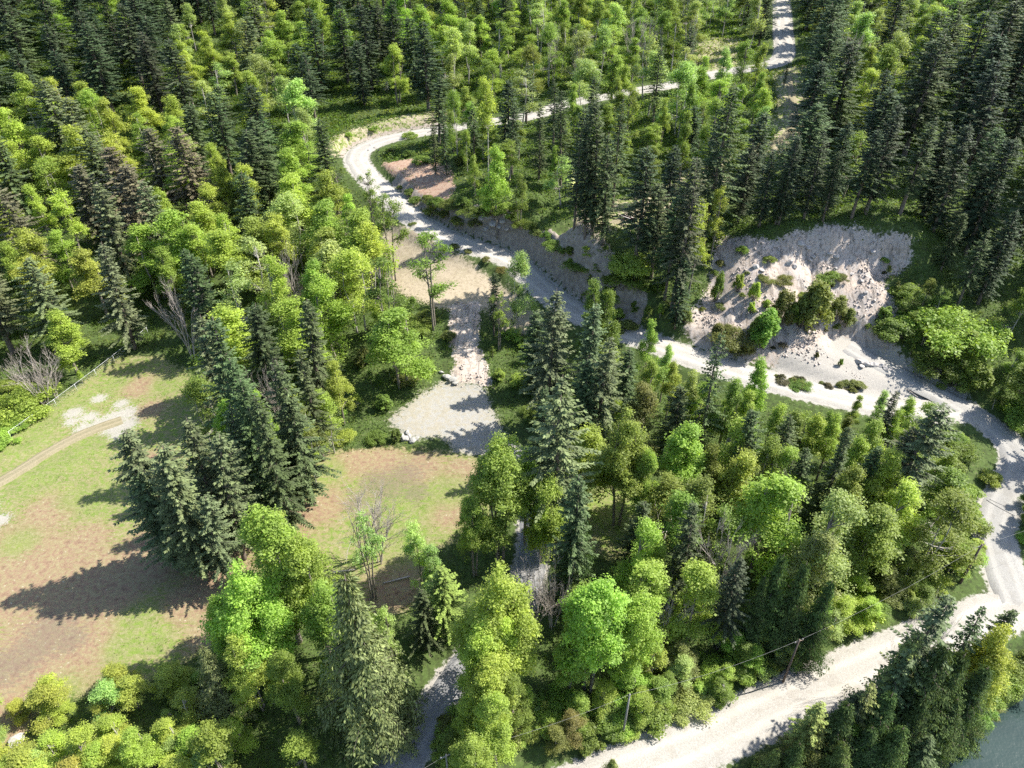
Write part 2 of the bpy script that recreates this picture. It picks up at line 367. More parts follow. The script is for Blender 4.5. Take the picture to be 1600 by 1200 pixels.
ZZ = ZZ + m_scree * (1 - np.clip(flat + m_low, 0, 1)) * (fbm(XX, YY, 5, 40, 4) * 2.6 + (np.abs(fbm(XX * 1.0 + YY * .2, YY * .22, 2.6, 44, 3)) * -3.6))
ZZ = ZZ + BANKMASK * (1 - smooth(flat, .9, 1)) * (fbm(XX, YY, 3, 60, 3) * 1.6 + np.abs(fbm(XX + YY, YY - XX, 2.2, 64, 3)) * -1.8)
ZZ = ZZ + soft * (1 - flat) * fbm(XX, YY, 6, 71, 3) * .18
# river bed cut beyond the bank
rv = [P(a, b, -8.5)[:2] for a, b in [(1290,1290),(1390,1225),(1480,1178),(1555,1115),(1600,1085),(1750,1010),(2100,1000),(2600,1500),(1500,1700),(1250,1400)]]
m_riv = blur(in_poly(XX, YY, rv).astype(float), 3); ring = blur(in_poly(XX, YY, rv).astype(float), 9); m_shore = np.clip(4 * ring * (1 - m_riv), 0, 1)
ZZ = ZZ * (1 - m_riv) + -10.0 * m_riv

# ------------------------------------------------------------------ ground sheet
def ground_material():
    m, n, l, b = mat('ground')
    pos = geo_pos(n)
    def attr(nm):
        a = n.new('ShaderNodeAttribute'); a.attribute_name = nm; s = n.new('ShaderNodeSeparateColor'); l.new(a.outputs['Color'], s.inputs[0])
        return s.outputs[0], s.outputs[1], s.outputs[2], a.outputs['Alpha']
    clear, grav, brown, dark = attr('mask_a'); green, scree, tan, red = attr('mask_b'); bankm, verge, low, padm = attr('mask_c')
    nb = noise_node(n, l, .35, 6, .65, pos); nm = noise_node(n, l, 1.3, 6, .7, pos); nf = noise_node(n, l, 7.0, 4, .7, pos); nl = noise_node(n, l, .08, 4, .6, pos)
    def edge(mk, amt=.55, sharp=.10, src=None):
        e = mathn(n, l, 'ADD', mk, mathn(n, l, 'MULTIPLY', mathn(n, l, 'SUBTRACT', src or nm, .5), amt * 1.9))
        r = n.new('ShaderNodeMapRange'); r.interpolation_type = 'SMOOTHSTEP'; r.inputs[1].default_value = .5 - sharp; r.inputs[2].default_value = .5 + sharp
        l.new(e, r.inputs[0]); return r.outputs[0]
    floor = ramp(n, l, nm, [(.25, (.028, .036, .014)), (.42, (.045, .062, .02)), (.58, (.065, .10, .026)), (.8, (.11, .09, .055))])
    grass = ramp(n, l, nf, [(.3, (.075, .125, .022)), (.5, (.125, .19, .034)), (.7, (.20, .235, .075))])
    grassy = ramp(n, l, nb, [(.3, (.8, .8, .8)), (.7, (1.15, 1.1, 1.0))])
    grass = mix(n, l, 1.0, grass, grassy, 'MULTIPLY')
    nh2 = noise_node(n, l, 1.9, 7, .8, pos)
    dirt = ramp(n, l, nm, [(.3, (.14, .09, .058)), (.5, (.235, .158, .104)), (.7, (.325, .24, .165))])
    dirt = mix(n, l, mathn(n, l, 'MULTIPLY', edge(nh2, 2.2, .15), .38), dirt, (.15, .16, .055))
    darkd = ramp(n, l, nf, [(.3, (.095, .074, .056)), (.7, (.16, .13, .10))])
    gravel = ramp(n, l, nf, [(.25, (.20, .185, .165)), (.5, (.29, .27, .24)), (.75, (.38, .36, .32))])
    gravg = ramp(n, l, nf, [(.25, (.18, .178, .165)), (.5, (.26, .255, .235)), (.75, (.34, .33, .30))])
    rock = ramp(n, l, nm, [(.25, (.16, .14, .125)), (.42, (.30, .25, .21)), (.56, (.45, .355, .28)), (.78, (.47, .355, .255))])
    rock2 = ramp(n, l, nf, [(.3, (.18, .17, .165)), (.7, (.42, .395, .37))])
    rock = mix(n, l, edge(nb, 1.0, .1), rock, rock2)
    sm = n.new('ShaderNodeMapping'); sm.inputs['Scale'].default_value = (1.1, .16, .16); sm.inputs['Rotation'].default_value = (0, 0, .15); l.new(pos, sm.inputs[0])
    st = noise_node(n, l, 1.2, 6, .7, sm.outputs[0])
    rock = mix(n, l, mathn(n, l, 'MULTIPLY', edge(st, 1.0, .2), .5), rock, (.44, .36, .295)); rock = mix(n, l, mathn(n, l, 'MULTIPLY', mathn(n, l, 'LESS_THAN', st, .44), .6), rock, (.14, .12, .10))
    tanc = ramp(n, l, nm, [(.25, (.20, .165, .11)), (.5, (.29, .24, .17)), (.75, (.38, .32, .24))])
    tanc = mix(n, l, mathn(n, l, 'MULTIPLY', edge(nm, .9, .12), .5), tanc, (.17, .155, .075)); tanc = mix(n, l, mathn(n, l, 'MULTIPLY', edge(nb, 1.2, .1), .4), tanc, (.42, .345, .27))
    redc = ramp(n, l, nm, [(.3, (.20, .09, .06)), (.5, (.31, .215, .155)), (.75, (.34, .27, .20))])
    bankc = ramp(n, l, nm, [(.25, (.15, .12, .095)), (.5, (.24, .205, .17)), (.75, (.36, .32, .275))])
    vo = n.new('ShaderNodeTexVoronoi'); vo.inputs['Scale'].default_value = 1.6; l.new(pos, vo.inputs['Vector'])
    speck = n.new('ShaderNodeMapRange'); speck.inputs[1].default_value = .16; speck.inputs[2].default_value = .06; l.new(vo.outputs['Distance'], speck.inputs[0])
    nstr = n.new('ShaderNodeMapping'); nstr.inputs['Scale'].default_value = (.5, 2.4, 1); nstr.inputs['Rotation'].default_value = (0, 0, .6); l.new(pos, nstr.inputs[0])
    ns = noise_node(n, l, 1.6, 6, .75, nstr.outputs[0]); nh = noise_node(n, l, 2.6, 7, .8, pos)
    thatch = ramp(n, l, nh, [(.3, (.12, .105, .05)), (.5, (.215, .185, .105)), (.72, (.32, .28, .18))])
    grass = mix(n, l, mathn(n, l, 'MULTIPLY', edge(ns, .6, .2), .6), grass, thatch)
    dirt = mix(n, l, mathn(n, l, 'MULTIPLY', edge(ns, 1.0, .2), .25), dirt, thatch)
    dirt = mix(n, l, mathn(n, l, 'MULTIPLY', speck.outputs[0], mathn(n, l, 'GREATER_THAN', nm, .52)), dirt, (.42, .38, .31))
    c = floor
    c = mix(n, l, edge(verge, 1.1, .2), c, mix(n, l, edge(nb, 1.2, .15), grass, tanc))
    c = mix(n, l, edge(clear, .9, .18), c, mix(n, l, edge(brown, 1.3, .28, ns), mix(n, l, edge(nl, 2.6, .2), grass, mix(n, l, .45, grass, dirt)), dirt))
    c = mix(n, l, mathn(n, l, 'MULTIPLY', edge(green, 1.5, .25, ns), .8), c, grass)
    c = mix(n, l, mathn(n, l, 'MULTIPLY', edge(dark, 1.8, .3, ns), .55), c, darkd)
    c = mix(n, l, mathn(n, l, 'MULTIPLY', edge(grav, 1.3, .22, nh), .9), c, gravel)
    c = mix(n, l, edge(tan, 1.0, .2), c, tanc); c = mix(n, l, edge(red, .6), c, redc)
    c = mix(n, l, edge(scree, .9), c, rock); c = mix(n, l, edge(bankm, .5), c, bankc)
    c = mix(n, l, edge(low, .9, .15), c, gravel); c = mix(n, l, mathn(n, l, 'MULTIPLY', edge(padm, 1.1, .16), 1.0), c, mix(n, l, mathn(n, l, 'MULTIPLY', edge(nl, 1.8, .35), .45), mix(n, l, edge(nb, .9, .4), gravg, gravel), thatch))
    l.new(c, b.inputs['Base Color']); b.inputs['Roughness'].default_value = .95; b.inputs['Specular IOR Level'].default_value = .15
    h = mathn(n, l, 'MULTIPLY_ADD', nf, .35); l.new(nm, h.node.inputs[2])
    bump(n, l, b, h, .2, .45)
    return m
M_GROUND = ground_material()
def grid_mesh(name, X, Y, Z, mats):
    ny, nx = X.shape; V = np.stack([X.ravel(), Y.ravel(), Z.ravel()], 1); idx = np.arange(ny * nx).reshape(ny, nx)
    F = np.stack([idx[:-1, :-1].ravel(), idx[:-1, 1:].ravel(), idx[1:, 1:].ravel(), idx[1:, :-1].ravel()], 1)
    return new_mesh(name, V, [F], mats, smooth_sh=True)
gm = grid_mesh('ground', XX, YY, ZZ, [M_GROUND])
def colattr(me, nm, chans):
    a = me.color_attributes.new(nm, 'FLOAT_COLOR', 'POINT')
    a.data.foreach_set('color', np.stack([c.ravel() for c in chans], 1).astype(np.float32).ravel())
rough_road = np.zeros_like(XX)
for k in ('upper_gravel_road', 'lower_gravel_road', 'riverside_gravel_road', 'shaded_driveway'):
    pts, hw = RD[k]; d, i, sd = RDIST[k]; rough_road = np.maximum(rough_road, 1 - smooth(d, hw - .4, hw + 1.2))
colattr(gm, 'mask_a', [m_clear, m_grav, m_brown, m_dark]); colattr(gm, 'mask_b', [m_green * np.clip(m_clear + .3, 0, 1), m_rocky, m_tan, m_red])
colattr(gm, 'mask_c', [BANKMASK, m_verge, np.maximum(m_low, rough_road * .85), m_pad])
g = link('ground', gm); tag(g, kind='structure')

def road_material(name, c1, c2, c3, tr=.7):
    m, n, l, b = mat(name); pos = geo_pos(n)
    a = n.new('ShaderNodeAttribute'); a.attribute_name = 'across'
    nf = noise_node(n, l, 5.0, 5, .7, pos); nb = noise_node(n, l, .5, 5, .6, pos)
    base = ramp(n, l, nf, [(.25, c1), (.5, c2), (.75, c3)])
    # wheel ruts: paler packed lines at +-0.38 of the width, looser ridge between
    ab = mathn(n, l, 'ABSOLUTE', a.outputs['Fac'])
    d = mathn(n, l, 'ABSOLUTE', mathn(n, l, 'SUBTRACT', ab, .4)); rut = n.new('ShaderNodeMapRange'); rut.interpolation_type = 'SMOOTHSTEP'
    rut.inputs[1].default_value = .05; rut.inputs[2].default_value = .22; rut.inputs[3].default_value = 1; rut.inputs[4].default_value = 0; l.new(d, rut.inputs[0])
    f = mathn(n, l, 'MULTIPLY', rut.outputs[0], mathn(n, l, 'MULTIPLY', nb, tr))
    c = mix(n, l, f, base, (c3[0] * 1.2, c3[1] * 1.18, c3[2] * 1.15))
    c = mix(n, l, mathn(n, l, 'MULTIPLY', mathn(n, l, 'GREATER_THAN', nb, .56), .18), c, (c1[0] * .8, c1[1] * .72, c1[2] * .62))
    l.new(c, b.inputs['Base Color']); b.inputs['Roughness'].default_value = .95; b.inputs['Specular IOR Level'].default_value = .15
    bump(n, l, b, nf, .05, .7); return m
M_ROAD = road_material('pale_gravel', (.22, .205, .178), (.30, .282, .252), (.38, .36, .325))
M_ROAD2 = road_material('grey_gravel', (.19, .185, .172), (.25, .24, .222), (.31, .298, .275))
M_TRACK = road_material('dirt_track_soil', (.13, .13, .065), (.20, .175, .11), (.28, .235, .16))
def ribbon(name, key, m, label=None, lift=.0, t0=0, t1=None):
    pts, hw = RD[key]; pts = pts[t0:t1]
    tn = np.gradient(pts[:, :2], axis=0); tn /= np.linalg.norm(tn, axis=1)[:, None]; nrm = np.stack([-tn[:, 1], tn[:, 0]], 1)
    na = 9; V = []; ac = []
    s = np.arange(len(pts))
    wl = hw * (1 + .16 * (vnoise(s, s * 0, 6, 5) - .5) + .16 * (vnoise(s, s * 0, 1.6, 8) - .5)); wr = hw * (1 + .16 * (vnoise(s, s * 0, 6, 15) - .5) + .16 * (vnoise(s, s * 0, 1.6, 18) - .5))
    for j in range(na):
        q = -1 + 2 * j / (na - 1); ww = np.where(q < 0, wl, wr) * q
        xy = pts[:, :2] + nrm * ww[:, None]
        z = pts[:, 2] + .03 - .04 * q * q - (.05 * np.exp(-((abs(q) - .4) / .15) ** 2)) + lift
        if abs(q) > .99: z = z - .35
        V.append(np.column_stack([xy, z])); ac.append(np.full(len(pts), q))
    V = np.stack(V, 1); n0 = len(pts); idx = np.arange(n0 * na).reshape(n0, na)
    F = np.stack([idx[:-1, :-1].ravel(), idx[:-1, 1:].ravel(), idx[1:, 1:].ravel(), idx[1:, :-1].ravel()], 1)[:, ::-1]
    me = new_mesh(name, V.reshape(-1, 3), [F], [m], smooth_sh=True)
    a = me.attributes.new('across', 'FLOAT', 'POINT'); a.data.foreach_set('value', np.stack(ac, 1).ravel().astype(np.float32))
    o = link(name, me); tag(o, label, kind='structure'); return o
ribbon('upper_gravel_road', 'upper_gravel_road', M_ROAD)
ribbon('lower_gravel_road', 'lower_gravel_road', M_ROAD2, lift=-.012)
ribbon('riverside_gravel_road', 'riverside_gravel_road', M_ROAD, lift=.012)
ribbon('shaded_driveway', 'shaded_driveway', road_material('shade_darkened_gravel', (.13, .13, .135), (.19, .19, .19), (.26, .255, .25)))  # gravel colour darkened to stand in for the tree shade
ribbon('old_dirt_track', 'old_dirt_track', M_TRACK, lift=-.02)
ribbon('wheel_track', 'wheel_track', M_TRACK, lift=-.02)

# river
m, n, l, b = mat('river_water'); pos = geo_pos(n)
l.new(ramp(n, l, noise_node(n, l, .12, 3, .5, pos), [(.3, (.018, .034, .033)), (.7, (.028, .048, .044))]), b.inputs['Base Color'])
b.inputs['Roughness'].default_value = .12; b.inputs['IOR'].default_value = 1.33
bump(n, l, b, noise_node(n, l, 1.6, 3, .6, pos), .06, .6)
me = new_mesh('river', [(20, -150, -8.7), (500, -150, -8.7), (500, 90, -8.7), (20, 90, -8.7)], [[(0, 1, 2, 3)]], [m])
tag(link('river', me), kind='structure')

# ------------------------------------------------------------------ tree builders (metres, base at the origin)
def quads(C, Adir, Bdir, Ln, Wd):
    n = len(C); V = np.empty((n, 4, 3), np.float32)
    V[:, 0] = C; V[:, 1] = C + Adir * (Ln * .45)[:, None] + Bdir * (Wd / 2)[:, None]
    V[:, 2] = C + Adir * Ln[:, None]; V[:, 3] = C + Adir * (Ln * .45)[:, None] - Bdir * (Wd / 2)[:, None]
    return V.reshape(-1, 3), np.arange(4 * n).reshape(n, 4)
def unit(a): return a / (np.linalg.norm(a, axis=-1, keepdims=True) + 1e-9)
def fir_mesh(seed, H=26., R=3.9, base=.12, droop=.35, dens=1.0, curl=.25, twig=(.82, .25), power=.66, hole=.1, sweep=.25):
    r = np.random.default_rng(seed); C = []; A = []; B = []; Ls = []; Ws = []; rn = []
    z = base * H; br = MB()
    lobe = r.random(8) * .5 + .7; wob = r.random(7) * .4 + .78; bx, by = r.normal(0, .35, 2)
    while z < H * .985:
        f = z / H; g = (f - base) / (1 - base)
        L0 = R * ((1 - g) ** power) * min(1, .55 + g * 2.4) + .12
        nb = max(3, int(round((5.0 + 2.2 * (1 - g)) * dens ** .5)))
        a0 = r.random() * 6.28
        for k in range(nb):
            if r.random() < hole * (1.3 - g): continue
            a = a0 + 2 * pi * k / nb + r.normal(0, .22)
            L = L0 * (r.random() * .7 + .5) * lobe[int((a % (2 * pi)) / (2 * pi) * 8) % 8] * wob[min(6, int(f * 7))]
            step = .34 / dens ** .5; npt = max(2, int(L / step)); s = (np.arange(npt) + r.random()) / npt
            s = s[s > .12] if L > 1.5 else s
            d = np.array([cos(a), sin(a), 0]); side = np.array([-sin(a), cos(a), 0])
            up0 = .25 * g + .05
            zc = L * (up0 * s - droop * s * s * (1.15 - g) + curl * .5 * s ** 3)
            p = np.array([bx * f * f, by * f * f, z + r.normal(0, .12)]) + d * (L * s)[:, None] + np.array([0, 0, 1.]) * zc[:, None]
            wv = (r.normal(0, .05 * L, 1)) * s ** 2; p = p + side * wv[:, None]
            tone = r.random()
            for sg in (-1, 1, 0, r.choice([-1, 1])):
                tl = twig[0] * (1.0 - .5 * s) * (r.random(len(s)) * .5 + .75) * min(1, L / 1.6 + .35)
                ad = unit(d * (.75 + .5 * r.random(len(s)))[:, None] + side * sg * (1.0 - .35 * s)[:, None] + np.array([0, 0, 1.]) * (r.normal(-.12 - sweep * (sg != 0), .2, len(s)))[:, None])
                up = np.array([0, 0, 1.]) + r.normal(0, .45, (len(s), 3)); bd = unit(np.cross(ad, up))
                C.append(p); A.append(ad); B.append(bd); Ls.append(tl); Ws.append(twig[1] * (r.random(len(s)) * .5 + .75)); rn.append(np.clip(tone * .35 + s * .5 + r.random(len(s)) * .3 - .1, 0, 1))  # tone rises outward: sunlit tips and shaded inner crown painted into the needles
            if L > 1.8 and k % 2 == 0:
                br.tube([(0, 0, z), tuple(d * L * .5 + np.array([0, 0, z + L * (up0 * .5 - droop * .25 * (1.15 - g))])), tuple(p[-1])], [.045, .03, .008], 3, False)
        z += (.42 + .30 * (1 - g)) / dens ** .35
    # leader
    C = np.concatenate(C); A = np.concatenate(A); B = np.concatenate(B); Ls = np.concatenate(Ls); Ws = np.concatenate(Ws); rn = np.concatenate(rn)
    V, F = quads(C, A, B, Ls, Ws)
    crown = new_mesh('crown', V, [F], [M_NEEDLE], rnd_tip_light=rn)
    lean = r.normal(0, .15, 2)
    br.tube([(0, 0, -1.2), (0, 0, 1), (lean[0] * .3, lean[1] * .3, H * .35), (lean[0] * .3, lean[1] * .3, H * .7), (bx, by, H)], [.42, .36, .26, .14, .02], 7)
    trunk = br.mesh('trunk', M_BARK_F, True)
    return trunk, crown, H, M_NEEDLE
def cedar_mesh(seed, H=24., R=4.0, dens=1.6):
    r = np.random.default_rng(seed); C = []; A = []; B = []; Ls = []; Ws = []; rn = []; br = MB()
    z = .06 * H
    while z < H * .98:
        g = z / H; L0 = R * (1 - g) ** .95 * min(1, .6 + g * 2) + .15; nb = 5 + int(2 * (1 - g)); a0 = r.random() * 6.28
        for k in range(nb):
            a = a0 + 2 * pi * k / nb + r.normal(0, .3); L = L0 * (r.random() ** .7 * .85 + .35)
            if r.random() < .16: continue
            d = np.array([cos(a), sin(a), 0]); side = np.array([-sin(a), cos(a), 0])
            npt = max(3, int(L / (.26 / dens ** .3))); s = (np.arange(npt) + r.random()) / npt
            zc = L * (.12 * s - .62 * s * s + .38 * s ** 3); p = np.array([0, 0, z]) + d * (L * s)[:, None] + np.array([0, 0, 1.]) * zc[:, None]
            p += r.normal(0, .06, p.shape); tone = r.random()
            for q in range(9):
                sg = r.uniform(-1, 1, len(s)); tl = (.34 + .34 * r.random(len(s))) * (1 - .3 * s)
                ad = unit(d * .35 + side * sg[:, None] * .8 + np.array([0, 0, -1.]) * (.55 + .5 * r.random(len(s)))[:, None])
                bd = unit(np.cross(ad, d + r.normal(0, .5, (len(s), 3))))
                C.append(p + side * sg[:, None] * .4 + r.normal(0, .1, p.shape)); A.append(ad); B.append(bd); Ls.append(tl); Ws.append(.10 + .08 * r.random(len(s))); rn.append(np.clip(tone * .5 + .5 * r.random(len(s)), 0, 1))
            if k % 2 == 0: br.tube([(0, 0, z), tuple(p[len(p) // 2]), tuple(p[-1])], [.05, .03, .01], 3, False)
        z += .42 / dens ** .3
    V, F = quads(*[np.concatenate(q) for q in (C, A, B, Ls, Ws)])
    crown = new_mesh('crown', V, [F], [M_CEDAR], rnd_tip_light=np.concatenate(rn))
    br.tube([(0, 0, -1.2), (0, 0, 1.2), (0, 0, H * .5), (0, 0, H)], [.5, .36, .2, .02], 7)
    return br.mesh('trunk', M_BARK_F, True), crown, H, M_CEDAR
def leaf_mesh(seed, H=18., R=5., cz=.58, rz=.42, nclump=90, nleaf=150, rc=(.9, 1.6), leaf=.34, bark=None, lobes=5, stems=1, fill=.5, taper=0.0, trunk_r=.26):
    """broadleaf: limbs reach out to clumps of leaves gathered in a few uneven lobes"""
    r = np.random.default_rng(seed); br = MB(); bark = bark or M_BARK_M
    lc = []
    for k in range(lobes):
        a = 2 * pi * k / lobes + r.normal(0, .4); e = r.uniform(-.75, .85); q = r.uniform(.42, .78)
        lc.append((cos(a) * R * q * (1 - taper * max(0, e)), sin(a) * R * q * (1 - taper * max(0, e)), H * cz + e * rz * H * .85, R * r.uniform(.28, .5)))
    lc.append((0, 0, H * (cz + rz) - R * .42, R * .42)); lc.append((r.normal(0, .4), r.normal(0, .4), H * cz, R * .55)); lc.append((r.normal(0, .8), r.normal(0, .8), H * (cz + rz * .5), R * .45))
    cl = []
    for k in range(nclump):
        x, y, z, q = lc[r.integers(len(lc))]
        v = unit(r.normal(0, 1, 3)); v[2] = abs(v[2]) * 1.0 if r.random() < .6 else v[2]
        rad = q * (1 - fill * r.random() ** 1.6)
        p = np.array([x, y, z]) + v * rad * np.array([1, 1, 1.15])
        g = (p[2] / H - (cz - rz)) / (2 * rz); p[:2] *= 1 - taper * max(0, g) ** 1.2
        p[2] = min(p[2], H * .985); p[2] = max(p[2], H * (cz - rz) * .8)
        cl.append((p, r.uniform(*rc)))
    C = []; A = []; B = []; Ls = []; Ws = []; rn = []
    top = 0
    for p, q in cl:
        n = int(nleaf * (q / rc[1]) ** 2 * r.uniform(.6, 1.2)); v = unit(r.normal(0, 1, (n, 3)))
        v[:, 2] = np.where(r.random(n) < .45, np.abs(v[:, 2]), v[:, 2])
        pos = p + v * (q * r.random(n) ** .48 * (1 + .55 * (r.random(n) < .22) * r.random(n)))[:, None] * np.array([1.1, 1.1, .85])
        nr = unit(v * .5 + np.array([0, 0, .75]) + r.normal(0, .42, (n, 3)))
        a = unit(np.cross(nr, r.normal(0, 1, (n, 3)))); bb = np.cross(nr, a)
        ln = leaf * np.exp(r.normal(-.05, .32, n)); tone = r.random()
        C.append(pos); A.append(a); B.append(bb); Ls.append(ln); Ws.append(ln * .85); rn.append(np.clip(tone * .6 + r.random(n) * .5, 0, 1)); top = max(top, pos[:, 2].max())
    V, F = quads(*[np.concatenate(q) for q in (C, A, B, Ls, Ws)])
    crown = new_mesh('crown', V, [F], [M_LEAF], rnd_tip_light=np.concatenate(rn))
    forks = []
    for s in range(stems):
        a = 2 * pi * s / stems + r.random(); off = .0 if stems == 1 else .5
        fx, fy = (r.normal(0, .5), r.normal(0, .5)) if stems == 1 else (cos(a) * R * .3, sin(a) * R * .3)
        th = H * (cz - .05 * r.random())
        pt = [(off * cos(a), off * sin(a), -1.0), (off * cos(a) * 1.1, off * sin(a) * 1.1, 1), (fx * .5, fy * .5, th * .55), (fx, fy, th), (fx * .8, fy * .8, H * .9)]
        tr = trunk_r * (1 if stems == 1 else .7)
        br.tube(pt, [tr * 1.25, tr, tr * .8, tr * .5, .03], 7); forks += [np.array(pt[2]), np.array(pt[3]), (np.array(pt[2]) + np.array(pt[3])) / 2, (np.array(pt[3]) + np.array(pt[4])) / 2]
    for p, q in cl[:: max(1, len(cl) // 45)]:
        low = [f for f in forks if f[2] < p[2]] or [forks[0]]
        f = min(low, key=lambda f: np.linalg.norm(f - p)); mid = (f + p) / 2 + np.array([0, 0, -.25]) + r.normal(0, .15, 3)
        br.tube([f, mid, p], [trunk_r * .3, trunk_r * .2, .02], 4, False)
    return br.mesh('trunk', bark, True), crown, max(top, H * .9), M_LEAF
def bare_mesh(seed, H=14., spread=.45, stems=3, fine=4):
    r = np.random.default_rng(seed); br = MB()
    def grow(p, d, L, rad, dep):
        k = 3; pts = [p]; q = p; dd = d
        for i in range(k):
            dd = unit(dd + r.normal(0, .10, 3) + np.array([0, 0, .05])); q = q + dd * L / k; pts.append(q)
        br.tube(pts, [rad, rad * .85, rad * .7, rad * .5 if dep else .008], 4 if dep > 1 else 3, False)
        if dep == 0: return
        for j in range(4 if dep > 1 else 5):
            t = pts[r.integers(1, k + 1)]
            nd = unit(dd + r.normal(0, spread, 3) + np.array([0, 0, .18])); grow(t, nd, L * r.uniform(.42, .62), rad * .5, dep - 1)
    for s in range(stems):
        a = 2 * pi * s / stems + r.random(); d = unit(np.array([cos(a) * .16, sin(a) * .16, 1]))
        grow(np.array([cos(a) * .2 * (stems > 1), sin(a) * .2 * (stems > 1), -.5]), d, H * .58, .13, fine)
    zs = max(v[2] for v in br.V)
    return br.mesh('trunk', M_DEAD, True), None, zs, None
def shrub_mesh(seed, H=2.6, R=1.9, n=26, leaf=.2, upright=False):
    r = np.random.default_rng(seed); br = MB(); C = []; A = []; B = []; Ls = []; Ws = []; rn = []
    for k in range(n):
        a = r.random() * 6.28; q = R * r.random() ** .6; h = H * (1 - .55 * (q / R) ** 2) * r.uniform(.6, 1)
        if upright: q *= .65
        p = np.array([cos(a) * q, sin(a) * q, h * .8]); br.tube([(cos(a) * .15, sin(a) * .15, -.3), tuple(p * np.array([.6, .6, .55])), tuple(p)], [.03, .02, .008], 3, False)
        m_ = int(290 * r.uniform(.6, 1.3)); v = unit(r.normal(0, 1, (m_, 3))); v[:, 2] = np.where(r.random(m_) < .4, np.abs(v[:, 2]), v[:, 2])
        rad = R * .36 * r.uniform(.7, 1.2); pos = p + v * (rad * r.random(m_) ** .4)[:, None] * (np.array([.6, .6, 1.5]) if upright else np.array([1, 1, .75])); pos[:, 2] = np.maximum(pos[:, 2], .03)
        nr = unit(v * .6 + np.array([0, 0, .6]) + r.normal(0, .4, (m_, 3))); aa = unit(np.cross(nr, r.normal(0, 1, (m_, 3)))); bb = np.cross(nr, aa)
        ln = leaf * .62 * np.exp(r.normal(0, .4, m_)); C.append(pos); A.append(aa); B.append(bb); Ls.append(ln); Ws.append(ln * .7); rn.append(np.clip(r.random() * .45 + r.random(m_) * .6, 0, 1))
    V, F = quads(*[np.concatenate(q) for q in (C, A, B, Ls, Ws)])
    return br.mesh('stems', M_BARK_M), new_mesh('foliage', V, [F], [M_LEAF], rnd_tip_light=np.concatenate(rn)), H, M_LEAF

